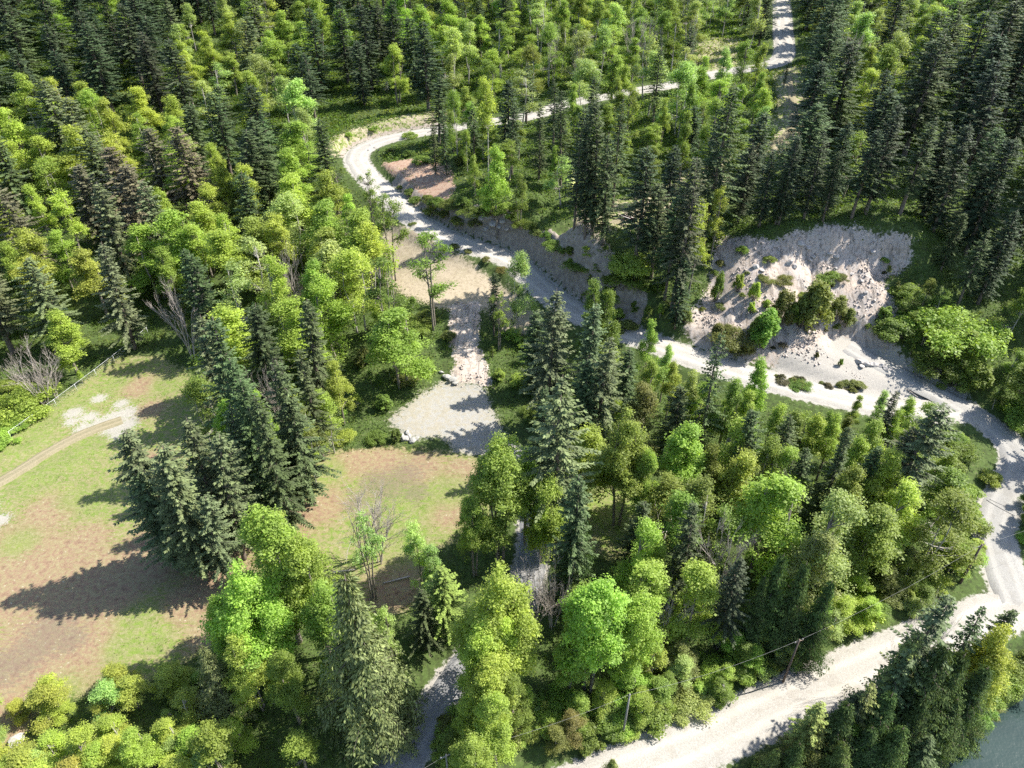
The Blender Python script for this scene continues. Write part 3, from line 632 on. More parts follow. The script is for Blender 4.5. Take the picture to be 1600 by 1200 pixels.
PROTO = {
 'fir': [fir_mesh(1, R=5.0), fir_mesh(2, R=4.4, droop=.42), fir_mesh(3, R=5.4, droop=.3, base=.16), fir_mesh(4, R=4.7, base=.22, hole=.2), fir_mesh(5, R=5.2, droop=.45, dens=1.15), fir_mesh(6, R=4.2, power=.65, base=.08), fir_mesh(7, R=5.5, power=.95, base=.3, hole=.25), fir_mesh(8, R=4.8, power=.7, base=.1, hole=.16)],
 'thinfir': [fir_mesh(21, R=3.6, hole=.35, base=.3, dens=.8), fir_mesh(22, R=3.8, hole=.4, base=.2, dens=.7)],
 'cedar': [cedar_mesh(31, R=4.8), cedar_mesh(32, R=5.4), cedar_mesh(33, R=4.2)],
 'maple': [leaf_mesh(41, R=4.2, cz=.54, rz=.46, nclump=200, nleaf=190, rc=(.4, 1.05), leaf=.2, lobes=11, taper=.55, fill=.75), leaf_mesh(42, R=3.8, cz=.53, rz=.47, lobes=12, nclump=190, nleaf=190, rc=(.4, 1.0), leaf=.2, taper=.6, fill=.75), leaf_mesh(43, R=4.8, cz=.54, rz=.46, lobes=13, nclump=220, nleaf=180, rc=(.4, 1.1), leaf=.21, fill=.75, taper=.5), leaf_mesh(44, R=3.4, cz=.54, rz=.46, lobes=11, nclump=170, nleaf=180, rc=(.4, 1.0), leaf=.19, taper=.55, fill=.8), leaf_mesh(45, R=4.5, cz=.53, rz=.46, lobes=10, nclump=180, nleaf=180, rc=(.4, 1.1), leaf=.21, stems=2, taper=.5, fill=.8), leaf_mesh(46, R=4.0, cz=.54, rz=.45, lobes=12, nclump=190, nleaf=170, rc=(.4, 1.0), leaf=.19, stems=3, taper=.55, fill=.8), leaf_mesh(47, R=3.6, cz=.56, rz=.43, lobes=9, nclump=120, nleaf=160, rc=(.4, 1.0), leaf=.2, taper=.4, fill=.9)],
 'bigmaple': [leaf_mesh(51, H=22, R=6.0, cz=.54, rz=.46, nclump=360, nleaf=260, lobes=16, rc=(.55, 1.2), leaf=.21, stems=2, trunk_r=.35, taper=.45, fill=.7), leaf_mesh(52, H=22, R=5.2, cz=.56, rz=.44, nclump=280, nleaf=250, lobes=14, rc=(.55, 1.15), leaf=.21, trunk_r=.33, taper=.5, fill=.7), leaf_mesh(53, H=22, R=5.6, cz=.55, rz=.45, nclump=310, nleaf=250, lobes=15, rc=(.55, 1.2), leaf=.22, stems=3, trunk_r=.33, taper=.4, fill=.7)],
 'alder': [leaf_mesh(61, H=18, R=3.8, cz=.55, rz=.45, nclump=190, nleaf=110, rc=(.5, 1.0), leaf=.19, bark=M_BARK_A, lobes=7, taper=.45, fill=.75, trunk_r=.17), leaf_mesh(62, H=18, R=3.1, cz=.55, rz=.45, nclump=160, nleaf=110, rc=(.5, .95), leaf=.19, bark=M_BARK_A, lobes=7, taper=.5, fill=.8, trunk_r=.15), leaf_mesh(63, H=18, R=4.2, cz=.56, rz=.43, nclump=190, nleaf=110, rc=(.5, 1.1), leaf=.19, bark=M_BARK_A, lobes=8, taper=.35, stems=2, fill=.8, trunk_r=.17), leaf_mesh(64, H=18, R=3.4, cz=.64, rz=.35, nclump=95, nleaf=90, rc=(.5, .95), leaf=.2, bark=M_BARK_A, lobes=7, taper=.4, fill=.9, trunk_r=.15)],
 'openmaple': [leaf_mesh(71, H=20, R=4.0, cz=.66, rz=.33, nclump=60, nleaf=120, rc=(.6, 1.1), leaf=.27, lobes=7, stems=2, trunk_r=.28), leaf_mesh(72, H=20, R=3.6, cz=.62, rz=.36, nclump=55, nleaf=110, rc=(.6, 1.0), leaf=.27, lobes=8, stems=3, trunk_r=.26)],
 'bare': [bare_mesh(81, stems=4, spread=.32), bare_mesh(82, stems=5, spread=.28), bare_mesh(83, stems=3, spread=.36)],
 'shrub': [shrub_mesh(91), shrub_mesh(92, R=2.3, n=32), shrub_mesh(93, H=2.2, R=1.6), shrub_mesh(94, H=3.2, R=1.8, n=30)],
 'sapling': [shrub_mesh(95, H=4, R=1.5, n=30, leaf=.2, upright=True), shrub_mesh(96, H=4, R=1.2, n=26, leaf=.2, upright=True)],
}
NAME = {'fir': ('fir_tree', 'fir tree'), 'thinfir': ('fir_tree', 'fir tree'), 'cedar': ('cedar_tree', 'cedar tree'), 'maple': ('maple_tree', 'maple tree'), 'bigmaple': ('maple_tree', 'maple tree'), 'openmaple': ('maple_tree', 'maple tree'), 'alder': ('alder_tree', 'alder tree'), 'bare': ('bare_tree', 'bare tree'), 'shrub': ('shrub', 'shrub'), 'sapling': ('young_willow', 'young tree')}
TINT = {
 'dark green': (.046, .066, .036), 'deep green': (.060, .086, .038), 'grey green': (.096, .120, .062), 'brownish': (.108, .108, .070), 'olive green': (.140, .165, .055),
 'mid green': (.165, .230, .054), 'fresh green': (.220, .308, .068), 'yellow green': (.270, .345, .076), 'pale green': (.260, .345, .130), 'golden green': (.30, .33, .08),
 'leaf green': (.132, .188, .046), 'white blossomed': (.60, .62, .60), 'grey': (.3, .27, .24)}
PLACED = []   # dict per plant
def plant(kind, x, y, H, tint, rscale=1.0, region=None, label=None, variant=None, tilt=None):
    i = random.randrange(len(PROTO[kind])) if variant is None else variant
    tr, cr, h0, _ = PROTO[kind][i]
    low = H < 7.2 and kind in ('maple', 'alder'); nm = 'shrub' if low else NAME[kind][0]; z = float(hgt(x, y)) - .1
    root = bpy.data.objects.new(nm, None); root.empty_display_size = .5; COL.objects.link(root)
    s = H / h0; rscale *= 1.18 if kind == 'fir' else 1.12 if kind == 'cedar' else 1.05; root.location = (x, y, z); root.scale = (s * rscale, s * rscale, s)
    root.rotation_euler = (random.gauss(0, .02), random.gauss(0, .02), random.random() * 6.28) if tilt is None else tilt
    parts = ('stems', 'foliage') if low or kind in ('shrub', 'sapling') else ('trunk', 'crown')
    link(parts[0], tr, root)
    if cr is not None:
        c = link(parts[1], cr, root); t = TINT[tint]; j = [random.gauss(1, .05) for _ in range(2)]
        g_ = random.uniform(.95, 1.25); c.color = (t[0] * j[0] * g_, t[1] * j[1] * g_, t[2] * g_, 1)
    u, v, f = project(np.array([x, y, z + H]))
    PLACED.append(dict(o=root, nm=nm, kind=kind, x=x, y=y, z=z, H=H, R=rscale * s * max(2, 4.2 if 'maple' in kind or kind in ('fir', 'cedar') else 3), u=float(u), v=float(v), f=float(f), tint=tint, region=region, label=label))
    return root
def top(kind, u, v, H, tint, rscale=1.0, label=None, variant=None, region=None, tilt=None):
    q = hit(u, v, H)
    if q is None: return None
    return plant(kind, q[0], q[1], H, tint, rscale, region, label, variant, tilt)
def foot(kind, u, v, H, tint, rscale=1.0, label=None, variant=None, region=None, tilt=None):
    q = hit(u, v); return plant(kind, q[0], q[1], H, tint, rscale, region, label, variant, tilt)
# ------------------------------------------------------------------ the woods that fill in between
OPEN_PIX = [
 [(0,760),(0,705),(70,650),(130,605),(205,575),(265,592),(262,650),(200,662),(190,690),(180,760),(60,850),(60,880),(170,870),(250,890),(330,880),(352,866),(352,905),(325,990),(240,1020),(190,1065),(100,1078),(0,1120)],
 [(432,790),(500,712),(600,700),(730,712),(722,760),(640,812),(600,850),(560,865),(540,845),(500,830),(450,810)],
 [(930,770),(990,770),(990,850),(935,850)],
 PAD[:4] + [(800,690), (740,716), (650,692)], CHUTE, [(606,365),(640,355),(700,388),(760,440),(755,470),(690,485),(640,465),(610,440)],
 [(600,250),(700,265),(705,300),(690,320),(720,345),(790,350),(830,385),(905,430),(985,500),(985,535),(905,505),(850,470),(790,420),(690,385),(630,345),(585,310),(545,265),(505,245),(515,220),(560,205),(655,185),(665,213),(600,228),(572,248)],
 [(1065,535),(1150,568),(1150,585),(1065,565)], [(1100,460),(1130,385),(1200,385),(1300,362),(1420,385),(1430,425),(1372,438),(1395,480),(1385,535),(1400,570),(1500,625),(1590,690),(1600,745),(1565,800),(1572,860),(1600,880),(1600,930),(1530,945),(1530,900),(1540,860),(1545,800),(1580,740),(1565,700),(1500,655),(1410,635),(1330,632),(1210,600),(1200,560),(1170,510),(1090,490)],
 [(1520,928),(1400,1000),(1250,1070),(1100,1140),(990,1185),(1000,1200),(1170,1200),(1290,1120),(1420,1030),(1470,985)],
 [(655,1120),(700,1072),(708,1085),(690,1140),(650,1200),(600,1200)], [(800,900),(830,880),(826,960),(808,962)],
 [(820,172),(870,160),(870,178),(830,200)], [(995,128),(1062,118),(1062,136),(1000,145)], [(1210,-10),(1236,-10),(1240,90),(1215,92)], [(1208,128),(1262,128),(1262,210),(1212,210)], [(1100,62),(1142,62),(1138,105),(1105,105)], [(915,335),(1010,305),(1010,350),(920,380)],
 [(0,1150),(20,1150),(20,1165),(0,1165)], [(1530,1130),(1600,1080),(1600,1200),(1510,1200)]]
OX, OY = np.meshgrid(np.arange(0, 1600, 4) + 2, np.arange(0, 1200, 4) + 2)
OPEN = np.zeros(OX.shape, bool)
for p in OPEN_PIX: OPEN |= in_poly(OX, OY, p)
# brushy ground with no tall trees: only low plants there
BRUSH_PIX = [[(0,560),(120,600),(0,700)], [(600,440),(700,480),(720,560),(620,600),(560,560),(600,500)], [(770,500),(850,500),(850,600),(760,640),(760,560)],
 [(860,370),(960,360),(1060,430),(1040,470),(960,480),(900,430)], [(1020,600),(1130,600),(1120,700),(1060,720),(1020,680)], [(1380,430),(1500,470),(1560,600),(1500,600),(1400,560),(1390,480)],
 [(700,1110),(820,1080),(1000,1100),(1200,1010),(1400,900),(1540,890),(1530,930),(1250,1060),(990,1180),(700,1200)], [(20,1080),(200,1070),(300,1080),(300,1200),(0,1200)], [(1470,680),(1560,720),(1540,800),(1500,820),(1460,760)],
 [(440,660),(620,620),(640,700),(520,710),(440,770),(400,760)], [(960,470),(1090,440),(1200,560),(1100,560)], [(590,500),(640,640),(520,640)], [(520,180),(660,180),(560,215),(500,240)], [(1060,110),(1200,110),(1200,240),(1140,240),(1080,160)]]
BRUSH = np.zeros(OX.shape, bool)
for p in BRUSH_PIX: BRUSH |= in_poly(OX, OY, p)
SHADE_PIX = [[(1535,680),(1600,680),(1600,840),(1535,840)],[(590,1060),(720,1060),(720,1200),(590,1200)],[(700,600),(850,590),(850,720),(740,690)],[(1100,340),(1450,340),(1450,412),(1300,385),(1210,395),(1130,400)],[(820,380),(1000,380),(1000,560),(820,470)],[(690,320),(800,345),(800,380),(690,350)],[(690,500),(760,500),(770,600),(690,600)]]
LIT = OPEN.copy()
for p in SHADE_PIX: LIT &= ~in_poly(OX, OY, p)
SUNV = np.array([SUN_DIR[0] * cos(SUN_EL), SUN_DIR[1] * cos(SUN_EL), sin(SUN_EL)])
def sun_foot(x, y, z):
    t = np.arange(1, 60, 1.0); px_, py_, pz_ = x - SUNV[0] * t, y - SUNV[1] * t, z - SUNV[2] * t
    k = np.argmax(pz_ <= hgt(px_, py_)); return px_[k], py_[k], pz_[k]
def look(Mk, u, v):
    i = np.floor(np.asarray(v) / 4).astype(int); j = np.floor(np.asarray(u) / 4).astype(int)
    ok = (i >= 0) & (i < Mk.shape[0]) & (j >= 0) & (j < Mk.shape[1])
    return Mk[np.clip(i, 0, Mk.shape[0] - 1), np.clip(j, 0, Mk.shape[1] - 1)] & ok
# ------------------------------------------------------------------ trees one can pick out (crown-top pixel in the photo, height in metres)
def many(kind, tint, rows, region=None):
    for r_ in rows:
        u, v, H = r_[:3]
        if region == 'above the rock slide':
            q = hit(u, v, H)
            if q is None: continue
            n_ = 0
            while H > 7:
                q = hit(u, v, H); sh = np.array([sun_foot(q[0], q[1], q[2] + H * a_) for a_ in (.3, .45, .6, .75, .9)]); su, sv, _ = project(sh)
                if look(LIT, su, sv).sum() <= 1 and (u < 1130 or interp_grid(m_scree, q[0], q[1]) < .3): break
                H -= 2.5; n_ += 1
            if n_: print('LOWERED', region, u, v, r_[2], '->', H)
            if H <= 7: continue
        top(kind, u, v, H, r_[4] if len(r_) > 4 else tint, r_[3] if len(r_) > 3 else 1.0, region=region)
R_ISL = 'beside the left dirt clearing'
# firs between the two clearings
many('fir', 'grey green', [(196,664,25,1.0),(238,688,24,1.05),(288,655,24,1.0),(322,690,22,1.0),(262,740,20,1.1),(215,735,19,1.0),(312,775,17,1.0),(345,640,22,.9)], 'beside the left clearing')
many('fir', 'deep green', [(322,500,29,1.0),(352,560,25,.9),(374,590,26,.9),(402,612,26,.85),(438,560,27,.95),(470,545,22,.8),(430,640,18,.75)], 'between the two clearings')
top('thinfir', 318, 585, 15, 'brownish', .9, region='between the two clearings')
many('fir', 'deep green', [(882,585,30,1.05,'grey green'),(862,455,27,.95,'grey green'),(945,520,24,1.1,'grey green'),(918,560,20,1.0),(985,540,19,1.1),(850,600,18,.9),(905,745,24,.85),(925,470,24,.9,'grey green')], 'in the centre grove')
top('thinfir', 1132, 512, 25, 'deep green', .9, region='in the centre grove')
many('fir', 'deep green', [(1012,228,25,1.15,'dark green'),(1036,282,20,1.2),(1085,245,30,.9,'dark green'),(1072,400,15,1.1,'dark green'),(1140,128,33,.95),(1062,300,22,.9),(1035,60,22,.9)], 'inside the road loop')
many('fir', 'deep green', [(845,158,18,.9),(882,140,22,.85),(908,165,24,.8,'dark green'),(940,158,26,.85),(972,150,25,.85),(925,200,22,.85,'dark green'),(955,205,22,.9),(800,158,17,.9),(692,170,16,.8),(676,190,13,.9)], 'inside the road loop')
many('fir', 'grey green', [(1462,632,23,1.15),(1430,668,18,1.1),(1368,690,16,.9,'deep green'),(1402,612,14,.9),(1240,645,16,1.0,'deep green'),(1268,700,15,.9,'deep green')], 'above the riverside road')
top('fir', 770, 428, 14, 'deep green', .8, region='below the road bend'); top('fir', 985, 316, 3.5, 'deep green', 1.3, region='on the grassy bench'); top('fir', 948, 328, 4, 'deep green', 1.5, region='on the grassy bench')
many('fir', 'deep green', [(693,888,13,1.35,'leaf green'),(655,930,11,1.2)], 'beside the shaded driveway')
# cedars
many('cedar', 'olive green', [(535,905,27,1.35,'pale olive'),(560,1010,20,1.1,'pale olive'),(318,1015,14,1.1,'pale olive'),(905,800,20,.8,'deep green'),(1230,868,18,1.0),(1262,880,17,1.0),(1300,900,16,.95),(1205,900,15,.9)], 'in the lower woods') if False else None
TINT['pale olive'] = (.145, .180, .080); TINT['cedar green'] = (.060, .094, .034)
many('cedar', 'cedar green', [(535,900,27,1.3,'pale olive'),(570,1000,19,1.1,'pale olive'),(314,1010,14,1.1,'pale olive'),(906,770,21,.8),(1228,866,18,1.0),(1262,880,17,1.0),(1300,905,16,.95),(1200,900,15,.9)], 'in the lower woods')
many('cedar', 'cedar green', [(1475,1005,19,1.35),(1545,1045,14,1.4),(1328,1102,13,1.5),(1412,1128,13,1.4),(1250,1162,9,1.6),(1392,1085,14,1.4),(1450,1095,13,1.4),(1510,1015,17,1.3),(1282,1125,11,1.5,'olive green'),(1370,1135,11,1.5),(1500,1095,12,1.4),(1210,1172,7,1.6,'olive green'),(960,1188,6,1.6,'olive green'),(1320,1160,10,1.5,'olive green')], 'on the river bank')
many('thinfir', 'olive green', [(1478,925,24,1.1,'grey green'),(1440,985,19,1.1,'olive green'),(1368,1062,15,1.2),(1545,945,17,1.0,'deep green'),(1290,1092,14,1.2,'olive green')], 'on the river bank')
many('fir', 'grey green', [(1420,1035,16,.95),(1350,1080,13,1.0,'deep green'),(1585,950,15,.9,'deep green'),(1455,1150,11,1.1,'deep green')], 'on the river bank')
many('maple', 'leaf green', [(1480,1060,12,1.1),(1400,1165,8,1.2),(1525,1075,10,1.1),(1340,1135,9,1.1,'mid green'),(1480,1150,7,1.2,'mid green'),(1560,1020,12,1.0,'golden green')], 'on the river bank')
for (u, v, H, s) in [(1462,948,19,.35),(1490,935,18,.35),(1378,1065,12,.35)]: top('bare', u, v, H, 'grey', s, region='on the river bank')
# maples
many('bigmaple', 'fresh green', [(408,795,24,1.05),(470,838,22,.9),(375,880,21,.95),(505,900,19,.85),(330,940,15,.8),(370,990,15,.8),(430,1010,15,.8,'mid green')], 'beside the left clearing')
many('bigmaple', 'fresh green', [(778,682,23,.9),(820,705,18,.75),(735,770,16,.7)], 'beside the shaded driveway')
many('bigmaple', 'yellow green', [(782,885,23,.85),(752,965,18,.8),(790,960,17,.7),(760,1030,16,.85),(735,1085,12,.8),(800,1060,13,.8,'mid green')], 'beside the shaded driveway')
many('bigmaple', 'fresh green', [(938,905,21,.95),(1000,930,18,.85),(900,950,16,.8),(985,640,22,.85,'mid green'),(1010,700,17,.7,'fresh green')], 'in the centre grove')
many('maple', 'fresh green', [(862,742,17,.9),(848,780,13,.8),(1012,812,17,.85),(1035,850,13,.8,'mid green'),(650,818,15,.7,'pale green'),(672,850,12,.7,'pale green'),(600,950,11,.7,'pale green'),(928,438,22,.75,'leaf green'),(950,450,20,.75,'leaf green'),(1018,498,14,.75),(1045,535,13,.75,'pale green'),(960,620,12,.8,'yellow green'),(1195,555,17,.8),(1180,655,15,.85),(1120,690,14,.95,'mid green'),(1320,770,19,1.1,'pale green'),(1290,830,15,1.0,'pale green'),(1425,750,16,1.1,'yellow green'),(1490,700,12,1.1,'mid green'),(1350,680,14,1.0,'yellow green'),(1260,640,14,.9,'mid green'),(1345,618,9,.9,'mid green'),(1385,612,11,.9,'pale green'),(1425,618,12,.9,'fresh green'),(1462,628,12,.9,'mid green'),(1405,640,11,.9,'fresh green'),(1330,650,10,.9,'leaf green'),(1300,640,9,.9,'mid green'),(1580,980,16,.9,'golden green'),(1560,1005,12,.9,'golden green')], 'in the lower woods')
many('alder', 'mid green', [(1105,748,18,1.25,'mid green'),(1075,770,17,1.2,'mid green'),(1135,790,15,1.2,'mid green'),(1010,600,15,1.2,'olive green')], 'in the lower woods')
many('maple', 'fresh green', [(775,222,21,.9),(740,240,10,.8,'mid green'),(812,270,12,.8,'mid green'),(870,225,11,.7,'mid green'),(1100,310,20,.75,'yellow green'),(1130,290,16,.7,'yellow green'),(1078,170,20,.75,'mid green'),(1085,120,20,.8,'mid green'),(990,130,18,.8,'mid green'),(1040,150,14,.7),(1120,150,20,.8,'mid green')], 'inside the road loop')
many('alder', 'fresh green', [(760,118,24,.75),(710,135,18,.85,'mid green'),(728,200,11,.8),(815,388,19,.85,'pale green'),(806,470,9,.7,'pale green')], 'beside the upper road')
many('openmaple', 'leaf green', [(668,360,21,1.0),(600,300,20,.95),(592,398,22,1.0),(545,325,16,.9),(572,262,15,.9),(520,255,16,1.0),(778,455,13,.8,'mid green')], 'below the road bend')
many('openmaple', 'pale green', [(560,800,17,.7,'pale green')], 'beside the middle clearing')
# bare trees
for (u, v, H, s) in [(22,530,14,1.0),(60,560,9,.9)]: top('bare', u, v, H, 'grey', s, region='beside the rail fence')
for (u, v, H, s) in [(262,432,18,.8),(440,375,17,.8),(415,560,15,.7)]: top('bare', u, v, H, 'grey', s, region='in the yellow green woods')
for (u, v, H, s) in [(548,735,17,1.15),(575,760,15,1.0)]: top('bare', u, v, H, 'grey', s, region='on the middle clearing')
for (u, v, H, s) in [(834,872,15,.9),(868,870,14,.8),(1150,800,17,.7),(1052,920,12,.6)]: top('bare', u, v, H, 'grey', s, region='in the lower woods')
for (u, v, H, s) in [(990,20,18,.6),(1020,15,18,.6),(868,30,18,.6),(1090,10,19,.5),(905,40,17,.5),(1340,40,18,.6)]: top('bare', u, v, H, 'grey', s, region='in the far woods')
many('alder', 'fresh green', [(1196,135,15,1.3),(1200,165,14,1.3,'pale green'),(1205,195,13,1.3),(1188,180,14,1.2,'mid green')], 'along the far road')
many('maple', 'mid green', [(705,172,11,.9),(790,150,13,.9,'fresh green'),(895,128,14,.9,'fresh green'),(965,118,14,.9),(1078,92,15,1.0),(1105,84,15,1.0,'fresh green'),(1140,70,17,1.0,'pale green'),(1168,60,17,1.0),(1195,66,16,.9,'fresh green'),(1190,110,15,.9),(1160,130,15,.9,'fresh green')], 'along the far road')
foot('bigmaple', 775, 1195, 15, 'fresh green', .9, region='beside the shaded driveway'); foot('bigmaple', 735, 1245, 13, 'fresh green', .9, region='beside the shaded driveway'); foot('maple', 745, 1130, 12, 'yellow green', 1.0, region='beside the shaded driveway')
many('fir', 'deep green', [(738,158,16,1.0),(868,120,18,1.0),(930,118,19,1.0),(1232,98,7,.8)], 'along the far road')
many('maple', 'yellow green', [(30,355,19,1.2),(85,295,18,1.1),(45,285,17,1.1),(265,225,18,1.1),(375,255,18,1.1),(335,240,18,1.0),(75,118,18,1.1),(160,150,18,1.1),(265,178,17,1.2,'fresh green'),(245,290,17,1.0,'fresh green'),(430,330,18,1.1),(300,350,18,1.2),(480,400,18,1.1,'fresh green'),(540,300,16,1.0)], 'on the yellow green hillside')
many('fir', 'dark green', [(1290,205,25,1.1),(1330,188,26,1.1),(1372,198,26,1.1),(1248,212,23,1.1),(1212,232,21,1.1),(1405,160,27,1.1),(1492,190,27,1.1),(1482,232,27,1.1),(1178,222,22,1.0),(1315,235,22,1.0,'deep green'),(1520,190,27,1.1),(1552,250,25,1.1),(1583,210,27,1.1),(1505,330,20,1.0,'deep green'),(1545,360,19,1.0,'deep green'),(1590,330,22,1.1),(1232,260,17,1.0,'deep green')], 'above the rock slide')
many('maple', 'fresh green', [(1085,578,14,.95,'pale green'),(1108,592,14,.95),(1150,588,15,.9,'mid green'),(1172,604,14,.9),(1222,634,15,.9),(1250,640,15,.9,'mid green'),(1282,645,14,.9,'yellow green'),(1312,642,14,.9),(1150,650,16,.95),(1210,680,16,.9,'mid green'),(1240,700,15,.9),(1020,560,14,.8,'mid green'),(1055,560,13,.8),(1375,655,15,.95),(1440,655,15,.95,'mid green'),(1340,720,17,1.0,'mid green'),(1400,700,17,1.0,'fresh green')], 'below the upper road')
many('fir', 'deep green', [(1188,640,19,.8),(1330,665,18,.8),(1090,790,19,.8),(1160,870,18,.8,'dark green')], 'below the upper road')
many('alder', 'mid green', [(300,585,17,1.1),(345,625,17,1.1,'fresh green'),(395,660,15,1.2),(450,600,17,1.1,'yellow green'),(470,640,14,1.2,'olive green'),(425,700,12,1.2),(500,610,13,1.2,'fresh green'),(480,690,9,1.2,'yellow green')], 'between the two clearings')
many('maple', 'fresh green', [(410,640,14,.9),(360,600,16,.9,'yellow green'),(520,560,14,1.0,'yellow green')], 'between the two clearings')
N_HAND = len(PLACED)

M_BLOCK = np.clip(m_clear + m_pad + m_chute + m_tan + m_red + m_scree + m_low + m_verge * .6 + (flat > .35) + m_riv, 0, 1)
F_ = lambda w_, k, t, a, b: (w_, k, t, a, b)
REGIONS = [
 ('on the far pale slope', [(680,40),(760,-60),(1130,-90),(1212,-90),(1212,110),(1150,170),(1100,130),(1000,115),(900,115),(800,140),(700,140)], 8.2, [F_(.34,'alder','pale green',15,20),F_(.26,'alder','mid green',15,20),F_(.18,'maple','fresh green',13,17),F_(.08,'maple','yellow green',12,16),F_(.14,'fir','deep green',14,20)]),
 ('beyond the far road', [(1243,-90),(1540,-90),(1540,60),(1450,120),(1330,150),(1240,120)], 8.2, [F_(.35,'alder','mid green',14,19),F_(.25,'alder','pale green',14,19),F_(.15,'maple','yellow green',12,16),F_(.25,'fir','deep green',18,26)]),
 ('on the pale hillside patch', [(255,10),(400,-20),(410,110),(340,130),(270,100)], 7.8, [F_(.35,'alder','pale green',15,19),F_(.4,'maple','yellow green',13,17),F_(.25,'fir','grey green',18,24)]),
 ('in the dark corner forest', [(-200,-150),(340,-150),(300,110),(150,110),(-200,110)], 10.0, [F_(.85,'fir','dark green',19,27),F_(.06,'fir','deep green',18,25),F_(.09,'maple','fresh green',15,20)]),
 ('in the dark upper forest', [(-200,-150),(760,-150),(690,120),(560,120),(420,130),(300,120),(150,110),(-200,90)], 9.8, [F_(.45,'fir','dark green',18,26),F_(.2,'fir','deep green',18,25),F_(.35,'maple','fresh green',15,20)]),
 ('on the brown tinged slope', [(140,220),(235,215),(330,260),(300,330),(160,350)], 7.6, [F_(.35,'fir','brownish',18,24),F_(.3,'fir','grey green',18,24),F_(.35,'maple','yellow green',13,17)]),
 ('on the left hillside', [(-200,110),(150,140),(300,150),(260,270),(150,280),(-200,300)], 8.1, [F_(.35,'fir','grey green',18,25),F_(.15,'fir','deep green',18,25),F_(.32,'maple','yellow green',15,21),F_(.18,'alder','fresh green',15,20)]),
 ('above the road bend', [(300,120),(420,130),(560,110),(700,130),(690,190),(520,230),(470,300),(400,240),(300,200)], 8.3, [F_(.36,'fir','deep green',17,24),F_(.1,'fir','dark green',18,24),F_(.39,'maple','fresh green',14,19),F_(.15,'alder','pale green',14,19)]),
 ('above the rail fence', [(-200,300),(150,280),(250,300),(280,480),(230,600),(-200,620)], 7.5, [F_(.38,'fir','grey green',20,26),F_(.1,'fir','brownish',20,24),F_(.40,'maple','fresh green',14,18),F_(.12,'maple','yellow green',14,17)]),
 ('in the yellow green woods', [(240,200),(400,200),(480,250),(640,300),(640,500),(520,560),(420,520),(280,500)], 6.5, [F_(.30,'maple','yellow green',16,21),F_(.14,'maple','fresh green',16,20),F_(.18,'alder','yellow green',16,20),F_(.20,'alder','pale green',16,20),F_(.18,'fir','deep green',18,23)]),
 ('between the two clearings', [(230,480),(520,500),(560,640),(430,780),(350,850),(230,880),(180,700),(280,600)], 6.6, [F_(.22,'fir','deep green',18,23),F_(.15,'fir','grey green',17,22),F_(.33,'alder','mid green',12,17),F_(.3,'maple','fresh green',10,15)]),
 ('inside the road loop', [(560,150),(830,130),(1000,120),(1140,150),(1150,400),(1050,460),(850,360),(690,330)], 7.4, [F_(.22,'fir','dark green',15,21),F_(.52,'maple','mid green',10,14),F_(.14,'alder','pale green',10,15),F_(.12,'maple','fresh green',10,14)]),
 ('above the rock slide', [(1130,110),(1450,130),(1700,-150),(1800,300),(1560,420),(1440,440),(1400,380),(1130,380)], 9.8, [F_(.5,'fir','dark green',20,29),F_(.28,'fir','deep green',20,28),F_(.22,'maple','mid green',12,17)]),
 ('in the far corner woods', [(1430,-150),(1800,-150),(1800,150),(1450,130)], 8.0, [F_(.5,'fir','deep green',18,26),F_(.3,'maple','fresh green',13,18),F_(.2,'alder','mid green',14,18)]),
 ('beyond the lower road', [(1400,430),(1560,420),(1800,300),(1800,800),(1620,900),(1600,700),(1500,620)], 6.4, [F_(.45,'fir','deep green',16,24),F_(.3,'alder','mid green',8,13),F_(.25,'maple','leaf green',10,15)]),
 ('above the riverside road', [(1130,560),(1500,640),(1560,760),(1530,900),(1200,1010),(1050,900),(1040,700)], 6.0, [F_(.13,'fir','deep green',16,22),F_(.3,'maple','fresh green',14,19),F_(.2,'maple','mid green',13,18),F_(.17,'alder','mid green',13,17),F_(.1,'maple','yellow green',13,17),F_(.1,'cedar','cedar green',14,18)]),
 ('in the centre grove', [(820,480),(1130,560),(1040,700),(1050,900),(1100,1080),(860,1100),(840,900),(860,700)], 6.0, [F_(.3,'fir','deep green',14,20),F_(.3,'maple','fresh green',11,15),F_(.2,'alder','mid green',10,14),F_(.2,'maple','mid green',9,13)]),
 ('on the river bank', [(1180,1110),(1560,960),(1700,950),(1700,1060),(1540,1110),(1480,1170),(1400,1300),(1180,1300)], 5.2, [F_(.45,'cedar','cedar green',9,14),F_(.2,'thinfir','olive green',10,15),F_(.35,'maple','leaf green',7,10)]),
 ('along the lower edge', [(-150,1080),(330,1000),(620,880),(700,1000),(640,1100),(580,1300),(-150,1300)], 5.6, [F_(.4,'maple','fresh green',6,10),F_(.2,'cedar','pale olive',8,13),F_(.3,'maple','yellow green',5,8),F_(.1,'maple','mid green',8,12)]),
 ('beside the shaded driveway', [(600,880),(860,820),(860,1100),(700,1100),(640,1050)], 5.8, [F_(.5,'maple','mid green',8,13),F_(.2,'fir','deep green',10,15),F_(.3,'maple','yellow green',8,13)]),
]
rng = np.random.default_rng(5)
